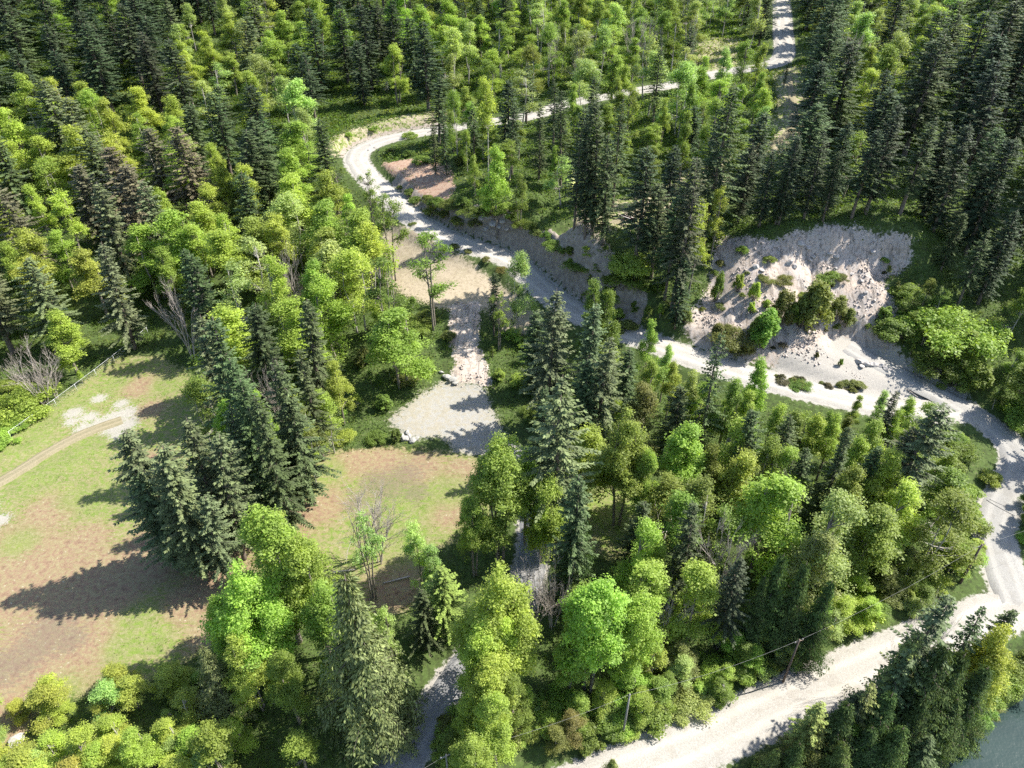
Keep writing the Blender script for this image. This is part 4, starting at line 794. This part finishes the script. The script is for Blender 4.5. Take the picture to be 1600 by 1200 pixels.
def try_fill():
    n = 26000
    X = rng.uniform(-235, 240, n); Y = 22 + (360 - 22) * rng.random(n) ** .8
    Zg = hgt(X, Y); blk = interp_grid(M_BLOCK, X, Y)
    bu, bv, bf = project(np.stack([X, Y, Zg], 1))
    ok = (blk < .3) & (bu > -90) & (bu < 1690) & (bv > -25)
    px = [(p['x'], p['y'], p['R']) for p in PLACED]
    ax = np.array([p[0] for p in px] + [0.] * 1400); ay = np.array([p[1] for p in px] + [0.] * 1400); ar = np.array([p[2] for p in px] + [0.] * 1400); cnt = len(px)
    hand = cnt
    for x, y, zg, u0, v0 in zip(X[ok], Y[ok], Zg[ok], bu[ok], bv[ok]):
        if look(BRUSH, u0, v0): continue
        mu, mv, mf = project(np.array([x, y, zg + 15]))
        reg = next((r_ for r_ in REGIONS if in_poly(np.array([mu]), np.array([mv]), r_[1])[0]), None)
        if reg is None: continue
        sp = reg[2]; d = np.hypot(ax[:cnt] - x, ay[:cnt] - y)
        if cnt > hand and d[hand:].min() < sp: continue
        if (d[:hand] < .7 * ar[:hand] + .30 * sp).any(): continue
        q = rng.random(); acc = 0
        for w_, kind, tint, h0, h1 in reg[3]:
            acc += w_
            if q <= acc: break
        H = rng.uniform(h0, h1); Rr = H * (.2 if kind in ('fir', 'alder', 'cedar') else .28)
        zz = np.array([.12, .35, .6, .85, 1.0]) * H; lat = np.array([-.8, 0, .8]) * Rr
        pts = np.array([(x + b_ * (1 - .8 * (a_ / H) * (kind in ('fir', 'cedar'))), y, zg + a_) for a_ in zz for b_ in lat])
        uu, vv, _ = project(pts)
        if look(OPEN, uu, vv).mean() > .10: continue
        sh = np.array([sun_foot(x, y, zg + H * a_) for a_ in (.35, .6, .82)]); su, sv, _ = project(sh)
        if look(LIT, su, sv).sum() > 1: continue
        plant(kind, x, y, H, tint, rng.uniform(1.25, 1.65) if y > 150 or kind in ('maple', 'alder') else rng.uniform(1.05, 1.35), region=reg[0])
        ax[cnt], ay[cnt], ar[cnt] = x, y, Rr; cnt += 1
try_fill()

# ------------------------------------------------------------------ shrubs and saplings one can pick out
def shrubs(tint, rows, region, kind='shrub'):
    if kind == 'shrub' and region in ('around the rock slide', 'behind the rail fence', 'above the middle clearing', 'above the cut bank', 'in the centre grove', 'beside the gravel pad'):
        for r_ in rows:
            kd = random.choice(['shrub', 'alder', 'alder', 'sapling', 'maple']) if r_[2] >= 2.4 else 'shrub'
            foot(kd, r_[0], r_[1], r_[2] * random.uniform(.85, 1.25), r_[4] if len(r_) > 4 else tint, (r_[3] if len(r_) > 3 else 1.0) * (1.35 if kd in ('alder', 'sapling') else 1), region=region)
        return
    for r_ in rows:
        if kind == 'shrub' and r_[2] >= 3: foot('maple', r_[0], r_[1], r_[2], r_[4] if len(r_) > 4 else tint, (r_[3] if len(r_) > 3 else 1.0) * 1.2, region=region); continue
        foot(kind, r_[0], r_[1], r_[2], r_[4] if len(r_) > 4 else tint, r_[3] if len(r_) > 3 else 1.0, region=region)
shrubs('yellow green', [(45,640,3.5,1.3,'fresh green'),(85,615,3.5,1.2,'fresh green'),(20,610,3,1.2,'fresh green'),(30,665,2.2,1.4,'fresh green'),(130,600,3,1.2),(10,690,1.8,1.5,'fresh green'),(70,590,3,1.2)], 'behind the rail fence')
shrubs('yellow green', [(1118,472,7,.6,'leaf green'),(1151,458,4.6,1.0),(1177,472,4.4,.9),(1172,492,3,1.0),(1197,483,2.4,1.1),(1217,506,8,1.0,'olive green'),(1232,508,6,1.1,'mid green'),(1262,514,11.5,1.0,'olive green'),(1248,512,9,.9,'olive green'),(1302,506,6,1.2,'olive green'),(1320,510,4.5,1.2,'olive green'),(1192,540,8.5,1.1,'mid green'),(1182,534,6,1.1,'mid green'),(1290,440,2,.9,'olive green'),(1300,450,1.8,.9,'olive green'),(1275,560,1.5,1.2,'olive green'),(1312,572,2,1.0,'mid green')], 'on the rock slide', 'sapling')
shrubs('mid green', [(1140,540,3,1.3,'olive green'),(1120,525,2.5,1.3,'olive green'),(1160,555,2.5,1.2,'olive green'),(1385,435,2.5,1.2,'olive green'),(1400,455,2.5,1.3,'olive green'),(1415,475,3.5,1.3),(1380,500,3,1.3),(1395,525,4,1.5,'leaf green'),(1375,530,2,1.3,'leaf green'),(1420,520,5,1.3),(1440,540,5,1.3),(1460,500,6,1.3),(1480,540,6,1.3,'fresh green'),(1440,480,5,1.3),(1500,570,6,1.3),(1420,560,3,1.3),(1460,580,4,1.3,'leaf green'),(1520,600,5,1.3),(1490,610,3.5,1.2,'leaf green'),(1550,640,4,1.3,'leaf green'),(1570,600,6,1.3),(1590,660,4,1.2)], 'around the rock slide')
shrubs('mid green', [(640,215,1.8,1.2),(585,205,1.5,1.3),(545,215,1.5,1.3,'fresh green'),(610,240,1.5,1.2,'olive green'),(660,255,2,1.6,'leaf green'),(690,245,2.2,1.6,'leaf green'),(640,245,2,1.5,'leaf green'),(720,255,2.5,1.5,'leaf green'),(650,318,1.8,1.2,'leaf green'),(676,334,1.8,1.3,'leaf green'),(695,342,2,1.3,'olive green'),(716,350,2,1.3,'leaf green'),(705,328,2.2,1.4,'leaf green'),(735,338,2.2,1.4,'leaf green'),(725,322,2.4,1.4,'leaf green'),(625,296,1.2,1.2,'olive green'),(755,335,2.2,1.3,'leaf green'),(770,342,2,1.2,'olive green'),(800,352,2,1.3,'leaf green'),(820,360,2,1.3),(790,335,2.6,1.3),(685,322,2.2,1.4,'leaf green'),(668,318,2,1.3,'leaf green'),(640,303,1.6,1.3,'leaf green'),(745,352,1.6,1.2,'olive green'),(838,372,1.6,1.2,'olive green'),(855,378,1.8,1.3,'leaf green'),(730,395,1.0,1.2,'olive green'),(710,388,1.0,1.2,'olive green'),(760,408,1.1,1.2,'olive green'),(785,425,1.2,1.2,'olive green'),(670,372,1.0,1.2,'olive green'),(645,352,1.0,1.2,'olive green'),(605,145,3.5,1.0,'white blossomed'),(893,300,5,.7,'white blossomed')], 'beside the upper road')
shrubs('leaf green', [(890,400,2.5,1.5),(915,405,3,1.4,'fresh green'),(945,400,2.5,1.5),(890,420,2.5,1.4,'fresh green'),(930,430,3,1.5),(960,425,3.5,1.3,'fresh green'),(985,420,3.5,1.3,'fresh green'),(1010,430,3.5,1.3,'pale green'),(970,455,3.5,1.4),(1000,465,4,1.4),(1030,455,4,1.3,'mid green'),(920,455,2.5,1.4),(950,480,4,1.2),(1050,480,3,1.3,'olive green'),(880,410,2.4,1.6),(900,430,2.4,1.5),(915,470,2.4,1.5,'fresh green'),(940,495,2.6,1.5),(965,500,3,1.4,'fresh green'),(990,495,3,1.4),(1010,505,3,1.3,'mid green'),(1030,500,3,1.3,'fresh green'),(1050,510,2.6,1.3),(975,515,2.2,1.3,'olive green'),(950,455,3,1.5),(990,440,3,1.5,'fresh green'),(870,395,2,1.5),(1070,505,2.4,1.3,'olive green'),(1090,410,6,.9,'fresh green'),(1110,400,5,.9)], 'above the cut bank')
shrubs('mid green', [(645,485,2.5,1.4,'leaf green'),(670,500,2,1.4,'leaf green'),(620,500,2.2,1.4),(650,520,2.2,1.4),(610,540,3,1.3,'fresh green'),(590,520,4,1.1,'fresh green'),(570,570,3.5,1.3,'olive green'),(600,640,4,1.3,'leaf green'),(560,640,3,1.2,'yellow green'),(530,650,3,1.2,'fresh green'),(540,690,1.8,1.4,'yellow green'),(500,690,2,1.3),(470,730,1.8,1.3),(440,760,2,1.2),(590,690,2.2,1.0,'leaf green'),(620,690,2.5,1.0,'leaf green'),(635,600,2,1.3,'olive green'),(700,530,1.6,1.3,'olive green'),(610,590,2.5,1.3,'olive green'),(580,600,2.5,1.3)], 'above the middle clearing')
shrubs('fresh green', [(770,560,3,1.2,'leaf green'),(780,595,2.5,1.3),(820,570,2.5,1.4),(800,530,1.6,1.4),(835,545,2,1.4),(850,620,2.2,1.4,'leaf green'),(835,650,2.2,1.4,'leaf green'),(820,600,2.2,1.3),(860,660,2,1.4)], 'beside the gravel pad')
shrubs('mid green', [(1040,650,2.5,1.5,'pale green'),(1065,670,2.5,1.5,'leaf green'),(1090,650,2.5,1.5),(1050,690,2.2,1.5,'leaf green'),(1085,700,2.5,1.5),(1110,620,3,1.3,'fresh green'),(1130,650,3,1.3,'fresh green'),(1070,620,3,1.3)], 'in the centre grove')
shrubs('leaf green', [(1598,790,3.5,1.3),(1606,765,3,1.2),(1612,850,2.2,1.2,'fresh green'),(1602,815,4,1.3),(1612,740,3,1.2)], 'at the edge of the lower road')
foot('maple', 1632, 832, 11, 'mid green', 1.0, region='at the edge of the lower road')
rq = random.Random(4)
for k in range(22):
    u = rq.uniform(1212, 1345); v = np.interp(u, [1212, 1345], [598, 612]) + rq.uniform(-9, 4)
    foot('shrub', u, v, rq.uniform(.4, 1.5), rq.choice(['olive green', 'brownish', 'olive green', 'leaf green']), rq.uniform(1.0, 1.9), region='beside the gravel flat')
rs = random.Random(9)
for k in range(125):   # the hedge of brush and young trees that edges the riverside road
    t = (k + rs.random()) / 125; e = rs.random() ** .8
    u = 690 + (1530 - 690) * t; vb = np.interp(u, [690, 960, 1100, 1250, 1400, 1530], [1230, 1184, 1136, 1063, 995, 930])
    kd = rs.choice(['shrub', 'shrub', 'alder', 'maple', 'sapling']); h = rs.uniform(1.5, 2.6) + (2.3 + 2.0 * e) * (kd in ('alder', 'maple'))
    foot(kd, u, vb - 14 - h * 2 - e * 75, h, rs.choice(['yellow green', 'fresh green', 'mid green', 'leaf green', 'olive green', 'fresh green', 'pale green']), rs.uniform(1.0, 1.4) * (1.6 if kd in ('alder', 'sapling', 'maple') else 1), region='along the riverside road')
for k in range(80):   # feathery young willow growth in the lower corner
    u = rs.uniform(-50, 400); v = rs.uniform(1105 - .10 * max(u, 0), 1310)
    foot(rs.choice(['alder', 'alder', 'maple']), u, v, rs.uniform(3.0, 6.0), rs.choice(['yellow green', 'yellow green', 'golden green', 'pale green', 'fresh green', 'yellow green']), rs.uniform(1.9, 2.6), region='in the lower corner brush')
for k in range(34):   # more scrub on the slide and at its margins
    u = rq.uniform(1085, 1420); v = rq.uniform(400, 545)
    if not look(OPEN, u, v): continue
    foot('shrub', u, v, rq.uniform(.4, 1.3) + (1.0 if rq.random() < .2 else 0), rq.choice(['olive green', 'leaf green', 'mid green', 'brownish']), rq.uniform(.9, 1.5), region='scattered over the rock slide')
for k in range(26):   # steep brushy verge between the lower road and the woods
    u = rs.uniform(1455, 1570); v = rs.uniform(690, 880)
    if any(look(OPEN, u + a_, v - 14) or look(OPEN, u + a_, v) for a_ in (0, 14, 28, -14)): continue
    foot('shrub', u, v, rs.uniform(1.8, 3.2), rs.choice(['fresh green', 'mid green', 'leaf green', 'yellow green']), rs.uniform(1, 1.4), region='beside the lower road')

# ------------------------------------------------------------------ ground cover nobody could count
def scatter_stuff(name, n, hfun, leaf, colf, blockmax, seed, per=9, yl=(24, 330), clump=.5, tint=(.075, .125, .028), extra=None):
    r = np.random.default_rng(seed); X = r.uniform(-215, 205, n); Y = yl[0] + (yl[1] - yl[0]) * r.random(n) ** 1.25
    Z = hgt(X, Y); u, v, f = project(np.stack([X, Y, Z], 1)); blk = interp_grid(M_BLOCK, X, Y)
    ok = (u > -60) & (u < 1660) & (v > -20) & (v < 1330) & ((blk < blockmax) if extra is None else extra(X, Y))
    X, Y, Z = X[ok], Y[ok], Z[ok]; dens = fbm(X, Y, 9, seed + 3, 3); k = dens > -.18; X, Y, Z, dens = X[k], Y[k], Z[k], dens[k]
    m_ = len(X); hh = hfun(dens, r.random(m_)); sc = np.clip(Y / 110, .7, 2.2)
    Cx = np.repeat(np.stack([X, Y, Z], 1), per, 0); hr = np.repeat(hh, per); ss = np.repeat(sc, per)
    off = r.normal(0, 1, (len(Cx), 3)); off[:, 2] = 0
    Cx = Cx + off * (clump * ss)[:, None]; Cx[:, 2] = hgt(Cx[:, 0], Cx[:, 1]) + hr * r.random(len(Cx)) ** .7
    nr = unit(np.array([0, 0, .9]) + r.normal(0, .5, (len(Cx), 3))); a = unit(np.cross(nr, r.normal(0, 1, (len(Cx), 3)))); b_ = np.cross(nr, a)
    ln = leaf * ss * (r.random(len(Cx)) * .7 + .65)
    V, F = quads(Cx, a, b_, ln, ln * .75)
    me = new_mesh(name, V, [F], [M_LEAF], rnd_tip_light=np.clip(np.repeat(r.random(m_), per) * .6 + r.random(len(Cx)) * .5, 0, 1)); o = link(name, me); o.color = (*tint, 1)
    tag(o, kind='stuff'); return o
scatter_stuff('undergrowth', 150000, lambda d, q: .25 + (d + .2).clip(0, 1) * 2.2 * q, .26, None, .45, 101, per=9, tint=(.085, .145, .028))
scatter_stuff('bramble_cover', 60000, lambda d, q: .15 + (d + .2).clip(0, 1) * 1.2 * q, .26, None, .7, 131, per=8, tint=(.13, .17, .04))
scatter_stuff('clearing_grass', 26000, lambda d, q: .03 + .16 * q, .16, None, .5, 151, per=5, yl=(24, 140), clump=.25, tint=(.17, .20, .055),
    extra=lambda X, Y: (interp_grid(m_clear, X, Y) > .3) & (interp_grid(m_brown, X, Y) < .55 - .3 * fbm(X, Y, 2.5, 9)) & (interp_grid(np.maximum(m_grav, flat), X, Y) < .4))

scatter_stuff('verge_grass', 60000, lambda d, q: .04 + .35 * q * (d + .3).clip(0, 1) + .1 * q, .17, None, .5, 171, per=6, yl=(24, 300), clump=.3, tint=(.15, .20, .05),
    extra=lambda X, Y: (interp_grid(flat, X, Y) > .02) & (interp_grid(flat, X, Y) < .93) & (interp_grid(np.maximum.reduce([m_clear, m_pad, m_scree, m_low, m_tan, BANKMASK, m_riv]), X, Y) < .4) & (interp_grid(rough_road, X, Y) < .35 + .3 * fbm(X, Y, 1.5, 19)))
shrubs('leaf green', [(1515,1118,2,1.3),(1535,1100,2.2,1.3,'mid green'),(1555,1085,2.2,1.3),(1572,1072,2.2,1.3,'fresh green'),(1590,1062,2.2,1.3),(1505,1135,1.8,1.3,'olive green'),(1545,1108,1.2,1.4,'olive green'),(1580,1088,1.2,1.4,'olive green'),(1490,1150,2,1.3),(1470,1165,2,1.3,'mid green'),(1600,1045,2.4,1.3)], 'at the water edge')
top('bare', 345, 1030, 9, 'grey', 1.0, region='in the lower corner brush')
# ------------------------------------------------------------------ rocks
def rock_mesh(seed, m=M_ROCK):
    r = np.random.default_rng(seed); import bmesh
    bm = bmesh.new(); bmesh.ops.create_icosphere(bm, subdivisions=2, radius=1)
    pl = [(unit(r.normal(0, 1, 3)), r.uniform(.5, .85)) for _ in range(9)]; sc = np.array([1, r.uniform(.65, .9), r.uniform(.5, .75)])
    for v in bm.verts:
        p = np.array(v.co)
        for nrm, d in pl:
            q = p @ nrm
            if q > d: p = p - nrm * (q - d)
        v.co = p * sc + r.normal(0, .02, 3)
    me = bpy.data.meshes.new('boulder'); bm.to_mesh(me); bm.free(); me.materials.append(m); return me
ROCKS = [rock_mesh(s) for s in range(200, 205)]; ROCKSP = [rock_mesh(s, M_ROCKP) for s in range(210, 214)]
ROCKLIST = []
def boulder(u, v, s, region, pale=False):
    q = hit(u, v)
    o = link('boulder', rs.choice(ROCKSP if pale else ROCKS)); o.location = (q[0], q[1], q[2] + s * .22); o.scale = (s, s, s)
    o.rotation_euler = (rs.uniform(-.3, .3), rs.uniform(-.3, .3), rs.uniform(0, 6.28))
    ROCKLIST.append(dict(o=o, u=u, v=v, region=region, pale=pale, s=s))
for u, v, s in [(625,683,.8),(632,689,1.0),(640,684,.7),(646,690,.9),(636,677,.7),(652,686,.6)]: boulder(u, v, s, 'beside the gravel pad', True)
for u, v, s in [(516,692,.8),(524,688,.9),(519,697,.6),(531,695,.6),(505,704,.6)]: boulder(u, v, s, 'above the middle clearing', True)
for u, v, s in [(700,592,.9),(706,597,1.1),(712,601,.8),(694,589,.7),(690,583,.6)]: boulder(u, v, s, 'at the foot of the rubble chute', True)
for u, v, s in [(742,348,1.1),(752,346,.9),(764,350,1.2),(775,355,1.0),(786,352,1.1),(770,362,1.3),(780,366,1.0),(760,360,.9),(792,362,.8),(790,345,.8)]: boulder(u, v, s, 'on the cut bank')
for u, v, s in [(1342,567,1.0),(1350,570,1.1),(1358,571,.9),(1366,572,1.1),(1374,574,.9),(1382,577,.8),(1390,580,.7),(1346,575,.7)]: boulder(u, v, s, 'in the row across the gravel flat')
for u, v, s in [(1250,384,1.0),(1262,388,.8),(1306,402,.8),(1232,414,1.0),(1240,418,.9),(1296,398,.8),(1362,400,.8),(1270,402,.6),(1204,398,.6),(1330,430,.6),(1305,422,.6),(1180,418,.8),(1190,425,.7),(1265,410,.7),(1345,440,.6),(1352,460,.6)]: boulder(u, v, s, 'on the rock slide')
for u, v, s in [(580,228,.5),(586,232,.6),(592,236,.5),(577,236,.6)]: boulder(u, v, s, 'inside the road bend')
for u, v, s in [(28,1160,1.0),(867,918,.8),(720,1064,.7)]: boulder(u, v, s, 'in the lower woods', True)
M_SCREE = simple('scree_stone', (.27, .235, .215), (.50, .43, .375), .25, .9)
# loose rubble: thousands of stones in one sheet of scree
def rubble(name, n, seed, maskf, smin, smax, mt):
    r = np.random.default_rng(seed); X = r.uniform(-60, 120, n); Y = r.uniform(70, 175, n); k = maskf(X, Y) > r.random(n) * .9 + .05
    X, Y = X[k], Y[k]; cl = fbm(X, Y, 3.5, seed, 3); kk = cl > -.05; X, Y, cl = X[kk], Y[kk], cl[kk]; m_ = len(X); s = smin + (smax - smin) * r.random(m_) ** 3 * (1 + cl)
    base = np.array([(1, 0, 0), (-.5, .87, 0), (-.5, -.87, 0), (0, 0, 1), (0, 0, -.6)], float); Vv = base[None] * s[:, None, None] * r.uniform(.6, 1.3, (m_, 5, 1)) + r.normal(0, .15, (m_, 5, 3)) * s[:, None, None]
    Vv += np.stack([X, Y, hgt(X, Y) + s * .2], 1)[:, None]; f = np.array([(0, 1, 3), (1, 2, 3), (2, 0, 3), (1, 0, 4), (2, 1, 4), (0, 2, 4)])
    Fi = (f[None] + 5 * np.arange(m_)[:, None, None]).reshape(-1, 3)
    tag(link(name, new_mesh(name, Vv.reshape(-1, 3), [Fi], [mt])), kind='stuff')
rubble('scree_rubble', 90000, 300, lambda x, y: np.maximum(interp_grid(m_rocky, x, y), interp_grid(BANKMASK, x, y) * .35) * (interp_grid(flat, x, y) < .5), .08, .34, M_SCREE)

# ------------------------------------------------------------------ fence, poles, wires, logs
fr = bpy.data.objects.new('chain_link_fence', None); COL.objects.link(fr)
A_ = hit(-60, 744); B_ = hit(232, 522); fr.location = A_
tag(fr, 'long chain link fence with pale top rail between grass clearing and brush', 'fence')
a = np.array(A_[:2]); bb = np.array(B_[:2]); Lf = np.linalg.norm(bb - a); nseg = int(Lf / 4.5); dirf = (bb - a) / Lf
lp = lambda t, h: (a[0] * (1 - t) + bb[0] * t - A_[0], a[1] * (1 - t) + bb[1] * t - A_[1], float(hgt(a[0] * (1 - t) + bb[0] * t, a[1] * (1 - t) + bb[1] * t)) + h - A_[2])
hs = [lp(k / nseg, 1.5) for k in range(nseg + 1)]
r_ = MB(); r_.tube(hs, [.02] * len(hs), 6); r_.build('top_rail', M_GALV, fr, True)
for k in range(nseg + 1):
    q = MB(); q.tube([lp(k / nseg, -.3), lp(k / nseg, 1.56)], [.035, .035], 6); q.build('post', M_GALV, fr, True)
q = MB()
for k in range(nseg):
    for j in range(12):
        t0 = (k + j / 12) / nseg
        for sgn in (1, -1):
            t1 = t0 + sgn * 1.4 / Lf
            if 0 <= t1 <= 1: q.tube([lp(t0, .05), lp(t1, 1.45)], [.003, .003], 3, False)
q.build('wire_mesh', M_GALV, fr)
def pole(u, v, H, top_uv, label, m=M_POLE, r0=.17, arm=True, arm_dir=.4, steps=False):
    if top_uv: x, y, z = hit(top_uv[0], top_uv[1], H)
    else: x, y, z = hit(u, v)
    o = bpy.data.objects.new('utility_pole', None); COL.objects.link(o); o.location = (x, y, z)
    q = MB(); q.tube([(0, 0, -1), (0, 0, H * .5), (0, 0, H)], [r0 * 1.15, r0, r0 * .75], 10); q.build('pole', m, o, True)
    if arm:
        q = MB(); q.box((0, 0, H - .35), (1.3, .1, .12), arm_dir); q.build('crossarm', m, o)
        for s in (-1, 0, 1):
            q = MB(); cx_, cy_ = s * .55 * cos(arm_dir), s * .55 * sin(arm_dir); q.tube([(cx_, cy_, H - .3), (cx_, cy_, H - .2), (cx_, cy_, H - .1)], [.05, .07, .03], 8)
            q.build('insulator', M_CERAM, o, True)
    tag(o, label, 'utility pole', 'utility poles beside the riverside road'); return np.array([x, y, z + H - .1])
tp1 = pole(0, 0, 8, (1533, 853), 'dark wooden utility pole at the mouth of the lower gravel road')
tp2 = pole(0, 0, 9, (1249, 1000), 'slim dark utility pole in the hedge halfway along the riverside road', r0=.13)
tp3 = pole(0, 0, 9, (984, 1085), 'tall bare grey utility pole without crossarm at the edge of riverside road', M_POLEP, .13, arm=False)
tp4 = pole(0, 0, 8, (697, 1181), 'pale utility pole beside the shaded driveway', M_POLEP, .11)
tp0 = np.array([*at_z(1700, 790, 6)]); tp5 = np.array([*at_z(560, 1250, 6)])
def wire(p, q, sag, label, m=M_WIRE, rad=.01, n=18):
    t = np.linspace(0, 1, n); pts = p[None] * (1 - t)[:, None] + q[None] * t[:, None]; pts[:, 2] -= sag * 4 * t * (1 - t)
    mb = MB(); mb.tube(list(pts - p), [rad] * n, 5); o = mb.build('overhead_wire', m, None, True); o.location = p
    tag(o, label, 'wire', 'overhead wires along the riverside road')
wire(tp0, tp1, .5, 'pale overhead wire crossing the mouth of the lower gravel road')
wire(tp1, tp2, 1.0, 'pale overhead wire between the dark pole and the slim hedge pole')
wire(tp2, tp3, 1.0, 'pale overhead wire between the slim hedge pole and the bare grey pole')
wire(tp3, tp4, .9, 'pale overhead wire from the bare grey pole to the driveway pole')
wire(tp4, tp5, .5, 'pale overhead wire running past the driveway pole over the shaded driveway')
e1 = np.array(at_z(1541, 781, 3.0)); e2 = np.array(at_z(1586, 806, 2.0)); e3 = np.array(at_z(1546, 780, 3.2)); e4 = np.array(at_z(1592, 799, 2.3))
wire(e1, e2, .1, 'dark slack cable strung low across the lower gravel road', M_DWIRE, .05); wire(e3, e4, .1, 'thinner dark cable strung above the slack one', M_DWIRE, .035)
def stick(name, u0, v0, u1, v1, r0, r1, m, label, cat, lift=.15, group=None):
    p = np.array(hit(u0, v0)); q = np.array(hit(u1, v1)); n_ = 7; t = np.linspace(0, 1, n_)
    pts = p[None] * (1 - t)[:, None] + q[None] * t[:, None]; pts[:, 2] += lift + r0; pts[:, 0] += np.random.default_rng(int(u0)).normal(0, .05, n_)
    L_ = np.linalg.norm(q - p); mb = MB(); mb.tube(list(pts - p), list(np.linspace(r0, r1, n_)), 8)
    for k in range(2, 6, 2):
        d = unit(np.array([.3, .4, .8]) * np.array([(-1) ** k, 1, 1])); mb.tube([pts[k] - p, pts[k] - p + d * .8], [r1 * .5, .01], 4)
    o = mb.build(name, m, None, True); o.location = p; tag(o, label, cat, group)
stick('fallen_log', 740, 343, 766, 341, .16, .09, M_DEAD, 'pale fallen log lying on top of the cut bank', 'log', .3)
stick('fallen_log', 624, 540, 634, 520, .14, .06, M_DEAD, 'bleached fallen log in the brush above the middle clearing', 'log', .4)
stick('fallen_log', 520, 898, 556, 893, .16, .08, M_DEAD, 'short fallen log under the leafless tree of the middle clearing', 'log')
stick('fallen_log', 1416, 610, 1434, 622, .10, .05, M_DEAD, 'thin pole lying on the lower gravel road', 'log', .02)
stick('fallen_log', 640, 905, 600, 915, .15, .08, M_DEAD, 'dark log at the end of the middle clearing', 'log', .1)
# boxed timber planter on the grassy bench
x, y, z = hit(981, 345); tr = bpy.data.objects.new('timber_trough', None); COL.objects.link(tr); tr.location = (x, y, z); tr.rotation_euler = (0, 0, -.75)
tag(tr, 'long open timber trough with pale top boards on the grassy bench', 'trough')
for sx in (-.42, .42):
    q = MB(); q.box((0, sx, .45), (4.2, .07, .7)); q.build('side_board', M_RUST, tr); q = MB(); q.box((0, sx, .84), (4.3, .16, .06)); q.build('top_board', M_PLANK, tr)
for sx in (-2.03, 2.03):
    q = MB(); q.box((sx, 0, .45), (.07, .76, .68)); q.build('end_board', M_RUST, tr)

# ------------------------------------------------------------------ labels: each says which one
ORD = 'first second third fourth fifth sixth seventh eighth ninth tenth'.split()
KW = {'fir_tree': 'fir', 'cedar_tree': 'cedar', 'maple_tree': 'maple', 'alder_tree': 'alder', 'bare_tree': 'bare tree', 'shrub': 'bush', 'young_willow': 'young tree'}
CATN = dict(NAME.values())
groups = {}
for p in PLACED:
    nm = p['nm']; groups.setdefault((nm, p['tint'], p['region']), []).append(p)
GRP = {'fir_tree': 'fir trees of the woods', 'cedar_tree': 'cedar trees of the lower woods', 'maple_tree': 'maple trees of the woods', 'alder_tree': 'slender alder trees of the woods', 'bare_tree': 'leafless trees', 'shrub': 'bushes of the brushy ground', 'young_willow': 'young trees on the rock slide'}
for (nm, tint, reg), ps in groups.items():
    k = KW[nm]; t = tint if k != 'bare tree' else 'grey leafless'
    ps.sort(key=lambda p: p['v']); nrow = max(1, round(len(ps) / 6)); rows = np.array_split(np.arange(len(ps)), nrow)
    for ri, row in enumerate(rows):
        rr = sorted([ps[i] for i in row], key=lambda p: p['u'])
        for ci, p in enumerate(rr):
            if len(ps) == 1: lab = f'{t} {k} {reg}, the only one of that colour'
            elif nrow == 1: lab = f'{t} {k} {reg}, {ORD[ci]} from the left of its colour'
            else:
                ro = ORD[ri] if ri < 10 else f'{ri + 1}th'
                lab = f'{t} {k} {reg}, {ORD[ci]} from left in row {ro} from top'
            ws = lab.split()
            if len(ws) > 16: lab = lab.replace(' from top', '').replace(' of its colour', '')
            p['o']['label'] = lab; p['o']['category'] = CATN[nm]; p['o']['group'] = GRP[nm]
groups = {}
for p in ROCKLIST: groups.setdefault((p['region'], p['pale']), []).append(p)
for (reg, pale), ps in groups.items():
    ps.sort(key=lambda p: p['u'])
    for i, p in enumerate(ps):
        w_ = 'pale' if pale else 'grey'
        p['o']['label'] = f'{w_} boulder {reg}, ' + (f'{ORD[i]} from the left' if i < 10 else f'{ORD[len(ps) - 1 - i]} from the right'); p['o']['category'] = 'boulder'; p['o']['group'] = 'boulders ' + reg
from collections import Counter
print('COUNTS', Counter(p['nm'] for p in PLACED), 'hand', N_HAND)
